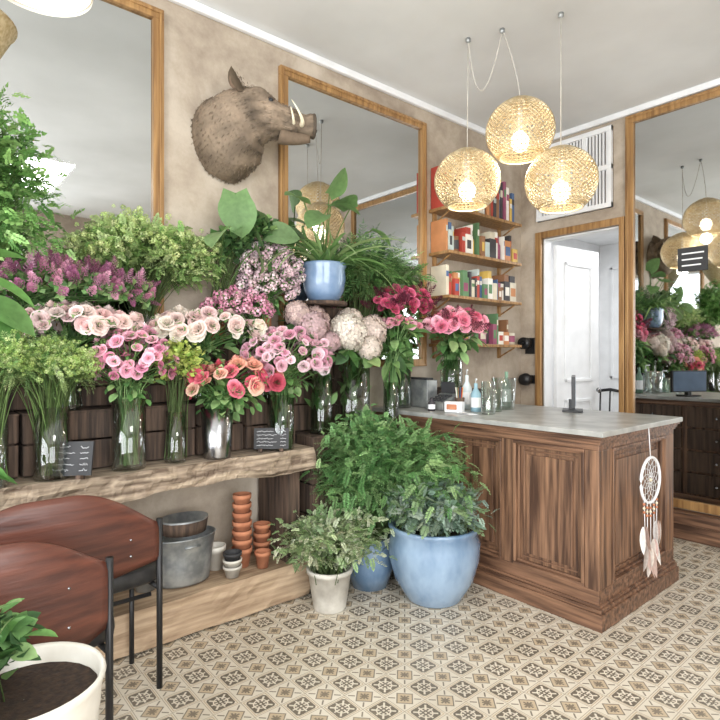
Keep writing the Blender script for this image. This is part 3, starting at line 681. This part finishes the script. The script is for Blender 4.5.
def sign(name, x, y, z, w_, h, rz, lines):
    b = MB(); b.box((-w_/2, -.005, .015), (w_/2, .005, .015+h), 'slate')
    for s_ in (-1, 1): b.box((s_*w_*.3-.01, -.03, 0), (s_*w_*.3+.01, .02, .016), 'crate')
    for i in range(lines):
        zz = .015+h-(i+1)*h/(lines+1); n = 26; xs = np.linspace(-w_*.42, w_*(.05+.1*(i % 2)), n)
        b.tube(np.stack([xs, np.full(n, -.0065), zz+rng.normal(0, h*.02, n)], 1), .0009, 'white', 3)
        xs = np.linspace(w_*.26, w_*.42, 8); b.tube(np.stack([xs, np.full(8, -.0065), zz+rng.normal(0, h*.02, 8)], 1), .0009, 'white', 3)
    o = b.obj(name, origin=(0, 0, 0)); o.location = (x, y, z); o.rotation_euler = (math.radians(-12), 0, math.radians(rz))
sign('price_chalkboard', -2.58, .54, .853, .21, .145, 54, 5)
sign('price_chalkboard', -2.595, 1.56, .853, .19, .115, 54, 5)

# ================================================================ FLOOR PLANTS
b = MB(); p = np.array([-2.10, 2.335, 0])
b.lathe([(.001, 0), (.15, 0), (.165, .015), (.225, .12), (.258, .24), (.262, .33), (.245, .385), (.262, .41), (.262, .425), (.235, .425), (.22, .38), (.001, .38)], p, 'blue', 48)
b.lathe([(.001, .385), (.225, .385)], p, 'soil', 24)
shrub(b, p+[0, 0, .38], p+[.0, -.04, .50], (.37, .26, .17), 130, 11, EUC, .08, GB+[(140, 164, 120)], .09, t0=.25, scat=.02, low=-.2, rmin=.6)
b.obj('blue_potted_eucalyptus', clampy=2.65)
b = MB(); p = np.array([-2.47, 2.17, 0])
b.lathe([(.001, 0), (.11, 0), (.15, .12), (.16, .24), (.15, .27), (.165, .3), (.165, .31), (.145, .31), (.13, .27), (.001, .27)], p, 'blue', 40)
shrub(b, p+[0, 0, .27], p+[.20, .14, .70], (.52, .34, .26), 170, 11, FERN, .10, GF, .06, t0=.4, scat=.03, low=-.45, clampx=-2.6, rmin=.45)
shrub(b, p+[0, 0, .27], p+[-.04, -.06, .66], (.42, .38, .34), 150, 11, FERN, .095, GF, .06, t0=.35, scat=.03, low=-.5, clampx=-2.58, rmin=.45)
shrub(b, p+[0, 0, .27], p+[-.02, .0, .74], (.40, .34, .32), 90, 11, SPRAY, .065, GF, .06, t0=.45, scat=.03, low=-.3, clampx=-2.6, rmin=.5)
b.obj('blue_potted_fern', clampy=2.64)
b = MB(); p = np.array([-2.38, 1.80, 0])
b.lathe([(.001, 0), (.085, 0), (.09, .01), (.118, .2), (.126, .2), (.128, .225), (.112, .225), (.1, .18), (.001, .18)], p, 'conc', 36)
shrub(b, p+[0, 0, .18], p+[-.03, .04, .34], (.38, .38, .17), 150, 11, SPRAY, .06, GV, .05, t0=.3, scat=.025, low=-.35, rmin=.5)
b.obj('potted_variegated_shrub')

# under-bench storage
b = MB(); p = (-2.77, 1.14, .205)
b.lathe([(.001, 0), (.12, 0), (.122, .01), (.135, .12), (.135, .125), (.15, .235), (.155, .24), (.15, .245), (.145, .235), (.115, .02), (.001, .02)], p, 'galv', 36, sx=.75, sy=1.1)
b.tube([(p[0]+.11, p[1]+t_, p[2]+.20) for t_ in (-.04, 0, .04)], .006, 'galv'); b.obj('galvanised_tub')
b = MB(); b.lathe([(.001, 0), (.1, 0), (.12, .07), (.125, .07), (.115, .005), (.001, .01)], (-2.77, 1.14, .455), 'crate', 30, sx=.8)
b.lathe([(.001, 0), (.1, 0), (.12, .05), (.125, .05), (.115, .005), (.001, .01)], (-2.77, 1.14, .485), 'galv', 30, sx=.8); b.obj('metal_bowl')
def tpot(mb, c, r, h, m='terra'): mb.lathe([(.001, 0), (r*.66, 0), (r*.9, h*.76), (r, h*.76), (r*1.02, h), (r*.9, h), (r*.8, h*.7), (r*.6, .01), (.001, .01)], c, m, 28)
b = MB()
for i in range(7): tpot(b, (-2.76, 1.47, .2+i*.05), .057-.001*i, .105)
b.obj('terracotta_pot_stack')
b = MB()
for i in range(3): tpot(b, (-2.80, 1.62, .2+i*.05), .05, .1)
b.obj('terracotta_pot_stack')
b = MB(); tpot(b, (-2.67, 1.55, .2), .045, .09); b.obj('terracotta_pot')
b = MB()
for i in range(3): tpot(b, (-2.66, 1.36, .2+.035*i), .05, .06, ('conc', 'enamel', 'slate')[i])
b.obj('ceramic_saucer_stack')
b = MB(); tpot(b, (-2.82, 1.34, .2), .055, .13, 'enamel'); b.obj('enamel_pot')
b = MB(); tpot(b, (-2.80, .95, .2), .07, .16, 'galv'); b.obj('zinc_pot')

# ================================================================ CHAIRS
def chair(px, py, W, D, zf, zb, bf, bb):
    b = MB(); n = 28; V = []; th = .007
    for i in range(n+1):
        u = i/n; y = py-W*u; s_ = math.sin(math.pi*u); x = px+.035*s_
        ny = -.035*math.pi*math.cos(math.pi*u)/W; nl = math.hypot(1, ny); nx, nyy = 1/nl, ny/nl
        e = min(1, min(u, 1-u)/.42); e = math.sin(e*math.pi/2)**1.1; top = zf+(zb-zf)*e; bot = bf+(bb-bf)*e
        for j in range(9):
            t = j/8; z = bot+(top-bot)*t; bulge = .012*math.sin(math.pi*t); rim = th*(1-.6*(abs(2*t-1)**6))
            for sd in (1, -1): V.append((x+nx*(bulge+sd*rim), y+nyy*(bulge+sd*rim), z))
    F = []; K = 18
    for i in range(n):
        for j in range(8):
            q = i*K+j*2; F += [(q, q+2, q+K+2, q+K), (q+1, q+K+1, q+K+3, q+3)]
        q = i*K; F += [(q, q+K, q+K+1, q+1), (q+16, q+17, q+K+17, q+K+16)]
    for q in (0, n*K): F += [(q+2*j, q+2*j+1, q+2*j+3, q+2*j+2) for j in range(8)]
    b.add(V, F, 'mahog')
    for y in (py+.006, py-W-.006):
        b.tube([(px, y, 0), (px, y, zf+.015)], .0125, 'black', 10)
        b.tube([(px-.002, y, .415), (px-D+.03, y+(-.03 if y > py-W/2 else .03), .415)], .010, 'black', 8)
        b.tube([(px-D+.03, y+(-.03 if y > py-W/2 else .03), .0), (px-D+.03, y+(-.03 if y > py-W/2 else .03), .415)], .011, 'black', 10)
    for q in ((px, .40), (px-D+.03, .40)): b.tube([(q[0], py-.03, q[1]), (q[0], py-W+.03, q[1])], .009, 'black', 8)
    for y in (py-.12, py-W+.12):
        for z in (bf+.05, zf-.04): b.tube([(px-.0, y, z), (px+.04, y, z)], .004, 'steel', 8)
    cxm, cym, hx, hy = px-.02-D/2, py-W/2, D/2, W/2+.05
    prof = [(.001, .425), (.9, .425), (.98, .435), (1, .46), (.98, .488), (.9, .50), (.5, .508), (.001, .51)]; seg = 48; V = []
    for q, z in prof:
        for i in range(seg):
            a = 2*math.pi*i/seg; c, s_ = math.cos(a), math.sin(a); p_ = (abs(c)**6+abs(s_)**6)**(-1/6)
            V.append((cxm+hx*q*c*p_, cym+hy*(1-(1-q)*.5)*s_*p_ if q > .01 else cym, z))
    F = [(i*seg+j, i*seg+(j+1) % seg, (i+1)*seg+(j+1) % seg, (i+1)*seg+j) for i in range(len(prof)-1) for j in range(seg)]
    b.add(V, F, 'vinyl'); b.obj('bentwood_chair')
chair(-2.265, .82, .80, .29, .69, .86, .535, .50)
chair(-1.875, .515, .66, .30, .71, .84, .50, .40)

# cream bucket with plant
b = MB(); p = np.array([-1.60, .24, 0])
pr = [(.001, 0), (.13, 0)]+[(.13+.052*t+(.0015 if int(t*20) % 2 else 0), .54*t) for t in np.linspace(.02, .97, 20)]+[(.185, .535), (.19, .55), (.184, .56), (.176, .55), (.14, .1), (.001, .1)]
b.lathe(pr, p, 'enamel', 48); b.lathe([(.001, .51), (.172, .51)], p, 'soil', 24)
shrub(b, p+[-.05, -.1, .48], p+[-.04, -.08, .58], (.13, .09, .14), 22, 8, LEAFW, .07, G1+GD, .03, t0=.3, low=-.1)
b.obj('enamel_bucket_plant')

# ================================================================ BOAR HEAD
b = MB()
PT = np.array([(-2.988, 1.475, 2.66), (-2.93, 1.475, 2.665), (-2.86, 1.485, 2.69), (-2.80, 1.52, 2.725), (-2.755, 1.565, 2.745), (-2.715, 1.62, 2.745), (-2.675, 1.68, 2.735), (-2.64, 1.74, 2.722), (-2.61, 1.79, 2.715), (-2.59, 1.83, 2.715), (-2.585, 1.84, 2.715)])
RA = np.array([(.20, .245), (.20, .24), (.19, .22), (.165, .19), (.135, .158), (.108, .125), (.084, .096), (.066, .074), (.058, .062), (.064, .066), (.02, .02)])
ts = np.linspace(0, 1, 44)
def sm(A):
    out = []
    for t in ts:
        x = t*(len(A)-1); i = min(int(x), len(A)-2); f_ = x-i; p0, p1, p2, p3 = A[max(0, i-1)], A[i], A[i+1], A[min(len(A)-1, i+2)]
        out.append(.5*((2*p1)+(-p0+p2)*f_+(2*p0-5*p1+4*p2-p3)*f_**2+(-p0+3*p1-3*p2+p3)*f_**3))
    return np.array(out)
C_ = sm(PT); R_ = np.maximum(sm(RA), .012); T_ = np.gradient(C_, axis=0); T_ /= np.linalg.norm(T_, axis=1, keepdims=True)
S_ = np.cross(T_, [0, 0, 1.]); S_ /= np.linalg.norm(S_, axis=1, keepdims=True); U_ = np.cross(S_, T_)
seg = 48; V = []; C = []; NN = []
for i in range(len(C_)):
    for j in range(seg):
        a = 2*math.pi*j/seg; c, s_ = math.cos(a), math.sin(a); t = ts[i]
        k = 1.0
        k += .22*math.exp(-((t-.55)/.06)**2)*math.exp(-((abs(c)-.85)/.25)**2)*(1 if s_ < .3 else .3)
        k += .16*math.exp(-((t-.72)/.04)**2)*math.exp(-((abs(c)-.9)/.2)**2)
        k += .14*math.exp(-((t-.45)/.05)**2)*math.exp(-((s_-.75)/.25)**2)
        k -= .16*math.exp(-((t-.58)/.05)**2)*(1 if s_ > .6 else 0)
        k += .06*math.sin(t*46+2*c)*max(0, 1-abs(t-.4)*3)*(1 if s_ < .2 else .3)
        k += .05*noise.noise(Vector((c*2, s_*2, t*14)))+.03*noise.noise(Vector((c*7, s_*7, t*40)))
        n_ = S_[i]*c*R_[i][0]+U_[i]*s_*R_[i][1]; V.append(C_[i]+n_*k); NN.append(n_/np.linalg.norm(n_))
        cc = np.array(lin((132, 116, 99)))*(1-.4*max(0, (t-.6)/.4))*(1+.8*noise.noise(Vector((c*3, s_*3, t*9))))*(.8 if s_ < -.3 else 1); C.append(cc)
V = np.array(V); V[:, 0] = np.maximum(V[:, 0], -2.988); C = np.array(C)
F = [(i*seg+j, i*seg+(j+1) % seg, (i+1)*seg+(j+1) % seg, (i+1)*seg+j) for i in range(len(C_)-1) for j in range(seg)]+[tuple((len(C_)-1)*seg+j for j in range(seg))]
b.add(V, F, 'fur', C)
n = 9000; ii = rng.integers(0, 33, n)*seg+rng.integers(0, seg, n); NNa = np.array(NN); Ti = np.repeat(T_, seg, 0)
P = V[ii]+rng.normal(0, .004, (n, 3)); Z = NNa[ii]*.10-Ti[ii]*1.0+rng.normal(0, .14, (n, 3))-[0, 0, .3]
P[:, 0] = np.maximum(P[:, 0], -2.97)
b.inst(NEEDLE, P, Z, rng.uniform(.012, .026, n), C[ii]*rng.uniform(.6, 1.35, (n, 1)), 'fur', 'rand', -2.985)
n = 500; i2 = rng.integers(4, 20, n); P = C_[i2]+U_[i2]*R_[i2][:, 1:2]*.97+rng.normal(0, .008, (n, 3)); b.inst(NEEDLE, P, U_[i2]*.5-T_[i2]*.9+rng.normal(0, .15, (n, 3)), .045, pal([(96, 82, 68), (74, 64, 54)], n), 'fur', 'rand', -2.985)
def at(t, ang, k=1.0):
    i = int(t*43); c, s_ = math.cos(ang), math.sin(ang); return C_[i]+(S_[i]*c*R_[i][0]+U_[i]*s_*R_[i][1])*k, T_[i], S_[i], U_[i]
EAR = t_leaf(.75, 7, -.1, .5)
for ang, sg in ((math.radians(48), 1), (math.radians(132), -1)):
    q, T, S, U = at(.38, ang, .90); X = S*1.0-U*.3*sg+T*.25; X /= np.linalg.norm(X); Zd = U*1.0+S*sg*.55-T*.15; Zd /= np.linalg.norm(Zd); Yd = np.cross(Zd, X); Yd /= np.linalg.norm(Yd); X = np.cross(Yd, Zd)
    for k in range(2):
        HV, HF, HS = EAR; b.add(q-T*.004*k+.145*(1-.12*k)*(HV[:, :1]*X-HV[:, 1:2]*Yd+HV[:, 2:]*Zd), HF, 'fur', np.array(lin((108, 94, 78) if k == 0 else (140, 118, 100)))*HS[:, None])
    n = 90; b.inst(NEEDLE, q+rng.normal(0, .01, (n, 3))+np.outer(rng.uniform(0, .09, n), Zd), np.tile(Zd, (n, 1))+rng.normal(0, .3, (n, 3)), .022, pal([(126, 110, 92), (90, 78, 66)], n), 'fur', 'rand')
    a2 = math.radians(30 if sg > 0 else 150)
    q, T, S, U = at(.52, a2, 1.02); b.ball(q, .016, 'black', seg=12); b.tube([q+T*.022+U*.006, q+U*.017+S*sg*.006, q-T*.022+U*.006], .007, 'fur', 6, lin((90, 76, 64)))
    a3 = math.radians(-22 if sg > 0 else 202)
    q, T, S, U = at(.78, a3, .85); O = S*sg
    b.tube(bez(q, q+O*.10+T*.02-U*.01, q+O*.06+U*.11-T*.07, 14), np.linspace(.015, .002, 14), 'ivory', 10)
    q2, T, S, U = at(.72, a3, .9); b.tube(bez(q2, q2+O*.06, q2+O*.05+U*.07-T*.03, 10), np.linspace(.011, .003, 10), 'ivory', 10)
    q, T, S, U = at(.985, math.radians(15 if sg > 0 else 165), .5); b.ball(q+T*.004, .012, 'black', seg=10)
q0 = C_[26]-U_[26]*R_[26][1]*.85; q1 = C_[37]-U_[37]*R_[37][1]*1.05
b.tube(bez(q0, (q0+q1)/2-U_[30]*.02, q1, 10), np.linspace(.055, .025, 10), 'fur', 12, lin((110, 94, 78)))
i = 41; an = np.linspace(0, 2*math.pi, 25)
b.tube([C_[i]+S_[i]*math.cos(a)*.06+U_[i]*math.sin(a)*.062 for a in an], .010, 'fur', 8, lin((82, 72, 62)), False)
b.obj('boar_head_trophy')

# ================================================================ PENDANTS : perforated brass-mesh globes
def globe(x, y, z, r, hook, sway):
    b = MB(); nh = 40; th0, th1 = .36, 2.50; ns = 26
    lat = lambda u: 2*math.atan(math.exp(u)); u0, u1 = math.log(math.tan(th0/2)), math.log(math.tan(th1/2))
    us = np.linspace(u0, u1, ns); th = np.array([lat(u) for u in us])
    for s_ in (-1, 1):
        for i in range(nh):
            ph = 2*math.pi*i/nh+s_*(us-u0)
            b.tube(np.stack([x+r*np.sin(th)*np.cos(ph), y+r*np.sin(th)*np.sin(ph), z+r*np.cos(th)*.96], 1), .0036*np.clip(np.sin(th)*1.3, .5, 1), 'brass', 4, caps=False)
    an = np.linspace(0, 2*math.pi, 37); du = math.pi/nh; u = u0
    while u < u1+1e-6:
        t_ = lat(u); q = math.sin(t_)*r*1.004
        b.tube(np.stack([x+q*np.cos(an), y+q*np.sin(an), np.full(37, z+r*math.cos(t_)*.96)], 1), .0024, 'brass', 4, caps=False); u += 2*du
    for t_ in (th0, th1):
        q = math.sin(t_)*r; b.tube(np.stack([x+q*np.cos(an), y+q*np.sin(an), np.full(37, z+r*math.cos(t_)*.96)], 1), .006, 'brass', 8, caps=False)
    b.lathe([(.001, r*1.02), (.03, r*1.0), (.078, r*.89), (.001, r*.87)], (x, y, z), 'brass', 24)
    b.ball((x, y, z-r*.30), .055, 'bulb', seg=16, sc=(1, 1, 1.15)); b.lathe([(.018, -r*.12), (.018, r*.86)], (x, y, z), 'white', 10)
    P0 = np.array([x, y, z+r]); P1 = np.array(hook)
    if sway: cv = bez(P0, (P0+P1)/2+np.array(sway), P1, 18)
    else: cv = np.array([P0, P1])
    b.tube(cv, .003, 'conc', 6); b.lathe([(.001, 0), (.016, 0), (.016, -.02), (.001, -.03)], (hook[0], hook[1], ZC), 'galv', 16)
    b.obj('brass_mesh_globe_pendant')
    l = bpy.data.lights.new('bulb', 'POINT'); l.energy = 5; l.color = (1, .94, .85); l.shadow_soft_size = .05
    o = bpy.data.objects.new('pendant_bulb_light', l); o.location = (x, y, z-r*.3-.14); sc.collection.objects.link(o)
globe(-2.19, 2.75, 2.49, .205, (-2.19, 2.76, ZC), None)
globe(-1.917, 2.92, 2.765, .205, (-1.99, 2.84, ZC), (.03, .03, -.05))
globe(-1.675, 2.973, 2.41, .203, (-1.675, 2.973, ZC), None)
b = MB()
b.tube(bez(np.array([-2.19, 2.76, ZC-.01]), np.array([-2.14, 2.80, 2.72]), np.array([-1.99, 2.84, ZC-.01]), 24), .003, 'conc', 6)
b.obj('lamp_flex')
b = MB(); x, y, z = -1.99, .34, 2.56
b.lathe([(.155, 0), (.158, .012), (.13, .05), (.05, .15), (.03, .17), (.001, .18)], (x, y, z), 'enamel', 40); b.lathe([(.001, .012), (.152, .012)], (x, y, z), 'shadeglow', 32)
b.tube([(x, y, z+.17), (x, y, ZC)], .004, 'black'); b.obj('enamel_pendant_lamp')
b = MB(); x, y, z = -2.62, .13, 2.66
b.lathe([(.001, -.30), (.06, -.28), (.16, -.12), (.23, .02), (.24, .03), (.22, .03), (.15, .1), (.03, .14), (.001, .14)], (x, y, z), 'rattan', 36)
b.tube([(x, y, z+.14), (x, y, ZC)], .004, 'black'); b.obj('straw_pendant_lamp')

# ================================================================ WALL SHELVES
COL = [(176, 74, 62), (214, 180, 96), (84, 108, 146), (98, 134, 96), (230, 226, 216), (146, 106, 78), (72, 70, 72), (196, 136, 92), (186, 198, 194), (236, 232, 224), (212, 204, 184), (150, 84, 108)]
def clutter(b, z, y0, y1, x0, x1, hmin, hmax, books=.4):
    y = y0
    while y < y1-.03:
        c = lin(random.choice(COL)); h = random.uniform(hmin, hmax)
        if random.random() < books:
            w_ = random.uniform(.012, .045); xa = x1-random.uniform(.01, .04); b.box((x0, y, z), (xa, y+w_-.002, z+h), 'paint', c)
            b.box((xa, y+.002, z+h*.62), (xa+.0012, y+w_-.004, z+h*.8), 'paint', lin(random.choice(COL)))
        else:
            w_ = random.uniform(.05, .10); r = w_/2-.003; xc = x1-r-random.uniform(.0, .03); k = random.random()
            if k < .2: b.lathe([(.001, 0), (r*.7, 0), (r*.7, h*.6), (r*.3, h*.75), (r*.25, h), (.001, h)], (xc, y+w_/2, z), 'paint', 14, c)
            elif k < .35: b.lathe([(.001, 0), (r, 0), (r, h*.65), (.001, h*.65)], (xc, y+w_/2, z), 'paint', 14, c); b.lathe([(r*1.02, h*.15), (r*1.02, h*.5)], (xc, y+w_/2, z), 'paint', 14, lin(random.choice(COL)))
            else:
                b.box((x0+.02, y, z), (x1-.01, y+w_-.004, z+h*.7), 'paint', c); b.box((x1-.01, y+.01, z+h*.2), (x1-.0085, y+w_-.014, z+h*.5), 'paint', lin(random.choice(COL)))
                if random.random() < .5: b.box((x0+.03, y+.008, z+h*.7), (x1-.02, y+w_-.01, z+h*.95), 'paint', lin(random.choice(COL)))
        y += w_
b = MB(); zs = [2.56, 2.21, 1.86, 1.48]
for z in zs: b.box((XL+.003, 3.26, z-.025), (XL+.22, 4.25, z), 'frame')
for y in (3.3, 4.18):
    for z in zs: b.box((XL+.003, y, z-.12), (XL+.03, y+.03, z-.025), 'frame'); b.tube([(XL+.02, y+.015, z-.11), (XL+.18, y+.015, z-.026)], .008, 'frame')
b.obj('wall_shelf', .003)
b = MB()
for z, h0, h1, k in ((2.56, .22, .36, .9), (2.21, .17, .29, .5), (1.86, .14, .27, .45), (1.48, .14, .27, .5)): clutter(b, z+.001, 3.28, 4.22, XL+.01, XL+.19, h0, h1, k)
b.obj('shelf_books_and_boxes')
b = MB()
b.box((-2.93, YB-.02, 1.40), (-2.84, YB-.002, 1.55), 'black'); b.tube([(-2.885, YB-.02, 1.5), (-2.885, YB-.14, 1.5)], .01, 'black')
b.lathe([(.02, 0), (.055, 0), (.055, .06), (.02, .06), (.02, 0)], (-2.885, YB-.13, 1.5), 'black', 24, axis='y'); b.obj('ribbon_dispenser')
b = MB()
b.box((-2.95, YB-.02, 1.12), (-2.83, YB-.002, 1.2), 'black'); b.lathe([(.001, 0), (.05, 0), (.06, .05), (.04, .1), (.001, .1)], (-2.89, YB-.12, 1.16), 'black', 24, axis='y'); b.obj('wall_speaker')

# ================================================================ COUNTER ITEMS
Zt = 1.005
def gl(name, x, y, r, h, m='glass', fl=1.0, water=0):
    b = MB(); vase_glass(b, (x, y, Zt), r, h, m, fl, water); b.obj(name)
gl('glass_jar', -2.14, 2.90, .045, .21, 'glass', 1.0, .45); gl('drinking_glass', -2.28, 3.27, .075, .22, 'glass', 1.15)
gl('glass_vase', -2.22, 3.08, .05, .15, 'glassg')
def bottle(name, x, y, r, h, c, pump=True):
    b = MB(); b.lathe([(.001, 0), (r, 0), (r, h*.62), (r*.35, h*.82), (r*.35, h), (.001, h)], (x, y, Zt), 'paint', 20, lin(c))
    if pump: b.tube([(x, y, Zt+h*.98), (x, y, Zt+h*1.15), (x+.03, y-.03, Zt+h*1.15)], .006, 'white')
    b.lathe([(r*1.02, h*.15), (r*1.02, h*.5)], (x, y, Zt), 'white', 20)
    b.obj(name)
bottle('soap_dispenser', -2.30, 2.98, .035, .19, (150, 184, 198)); bottle('spray_bottle', -2.44, 3.06, .035, .24, (210, 220, 222)); bottle('glass_cleaner_bottle', -2.36, 3.42, .035, .26, (120, 150, 130), False)
bottle('ink_bottle', -2.52, 2.78, .025, .09, (60, 56, 60), False)
b = MB(); b.box((-2.42, 2.80, Zt), (-2.30, 2.86, Zt+.07), 'white', rz=20); b.box((-2.40, 2.785, Zt+.02), (-2.33, 2.79, Zt+.055), 'terra', rz=20, c=(-2.36, 2.83)); b.obj('card_box', .003)
b = MB(); x0, x1, y0, y1 = -2.63, -2.47, 2.84, 3.0
V = [(x0, y0, Zt), (x1, y0, Zt), (x1, y1, Zt), (x0, y1, Zt), (x0, y0, Zt+.05), (x1, y0, Zt+.05), (x1, y1, Zt+.11), (x0, y1, Zt+.11)]
b.add(V, [(0, 3, 2, 1), (4, 5, 6, 7), (0, 1, 5, 4), (1, 2, 6, 5), (2, 3, 7, 6), (3, 0, 4, 7)], 'galv', smooth=False)
for i in range(4):
    for j in range(4):
        yy = y0+.02+.027*j; zz = Zt+.05+(yy-y0)/(y1-y0)*.06; b.box((x0+.02+.033*i, yy, zz), (x0+.042+.033*i, yy+.018, zz+.012), 'slate')
b.box((x0+.02, y1-.02, Zt+.11), (x1-.02, y1-.008, Zt+.19), 'slate'); b.obj('cash_register', .002)
b = MB(); b.box((-2.50, 3.22, Zt), (-2.42, 3.36, Zt+.07), 'slate', rz=10); b.box((-2.49, 3.24, Zt+.07), (-2.43, 3.3, Zt+.075), 'galv', rz=10); b.obj('card_terminal', .006)
b = MB(); b.box((-2.97, 2.91, Zt), (-2.68, 3.02, Zt+.20), 'galv'); b.box((-2.95, 2.93, Zt+.2), (-2.70, 3.0, Zt+.215), 'slate'); b.obj('metal_tray', .004)
b = MB(); b.box((-2.30, 2.77, Zt), (-2.16, 2.83, Zt+.004), 'white', rz=-15); b.box((-2.29, 2.775, Zt+.004), (-2.2, 2.79, Zt+.005), 'slate', rz=-15); b.obj('business_card')
b = MB(); b.lathe([(.001, 0), (.03, 0), (.035, .09), (.03, .09), (.026, .01), (.001, .01)], (-2.40, 2.93, Zt), 'crate', 20)
for i in range(6): b.tube([(-2.40+.01*math.cos(i), 2.93+.01*math.sin(i), Zt+.02), (-2.40+.025*math.cos(i), 2.93+.025*math.sin(i), Zt+.16)], .0035, 'paint', 6, lin(COL[i]))
b.obj('pen_cup')
# black-framed chair standing in the hall, its back showing through the doorway
b = MB(); x, y = -2.60, 5.35
for (dx, dy, h) in ((-.2, -.2, .45), (.2, -.2, .45), (-.2, .2, .98), (.2, .2, .98)): b.tube([(x+dx, y+dy, 0), (x+dx*.96, y+dy*.96, .45), (x+dx*.92, y+dy*1.1, h)], .014, 'black', 8)
b.box((x-.21, y-.21, .44), (x+.21, y+.21, .48), 'vinyl')
b.tube([(x-.185, y+.22, .97), (x-.1, y+.235, 1.02), (x, y+.24, 1.035), (x+.1, y+.235, 1.02), (x+.185, y+.22, .97)], .016, 'black', 8)
for q in (-.1, 0, .1): b.tube([(x+q, y+.2, .48), (x+q, y+.235, 1.02)], .008, 'black', 6)
b.obj('black_spindle_chair', .004)
# low monitor at the back edge of the counter, seen in the tall mirror
b = MB(); b.box((-.19, -.012, .04), (.19, .012, .24), 'black'); b.box((-.178, -.0135, .05), (.178, -.012, .23), 'paint', lin((90, 110, 136)))
b.box((-.02, -.01, .0), (.02, .03, .08), 'black'); b.box((-.08, -.06, 0), (.08, .07, .012), 'black')
o = b.obj('computer_monitor', .003, origin=(0, 0, 0)); o.location = (-1.88, 3.50, Zt); o.rotation_euler[2] = math.radians(118)

# ================================================================ LIGHT
W = bpy.data.worlds.new('W'); sc.world = W; W.use_nodes = True
bg = W.node_tree.nodes['Background']; bg.inputs[0].default_value = (.86, .93, 1, 1); bg.inputs[1].default_value = 1.0
def area(name, loc, rot, sx, sy, e, c=(1, 1, 1)):
    l = bpy.data.lights.new(name, 'AREA'); l.shape = 'RECTANGLE'; l.size = sx; l.size_y = sy; l.energy = e; l.color = c
    o = bpy.data.objects.new(name, l); o.location = loc; o.rotation_euler = [math.radians(q) for q in rot]; sc.collection.objects.link(o)
area('daylight_front_window', (-.1, YF-.2, 1.7), (90, 0, 0), 4.6, 2.6, 295, (.955, .98, 1))
area('daylight_side_window', (XR+.2, -.35, 1.7), (90, 0, 90), 3.3, 2.6, 230, (.955, .98, 1))
area('added_room_fill', (.9, .8, ZC-.03), (0, 0, 0), 1.2, 1.2, 60, (1, .98, .95))  # added fill with no fixture, out of view, evens out the room's light
area('hall_light', (-2.1, 5.8, 2.75), (0, 0, 0), 1., 1., 32, (.96, .98, 1))

# ================================================================ CAMERA
cd = bpy.data.cameras.new('cam'); cam = bpy.data.objects.new('camera', cd); sc.collection.objects.link(cam)
cd.sensor_width = 36; cd.lens = 27.15; cd.shift_y = -4/720; cd.clip_start = .05
cam.location = (0, 0, 1.38); cam.rotation_euler = (math.radians(90), 0, math.radians(49.7)); sc.camera = cam
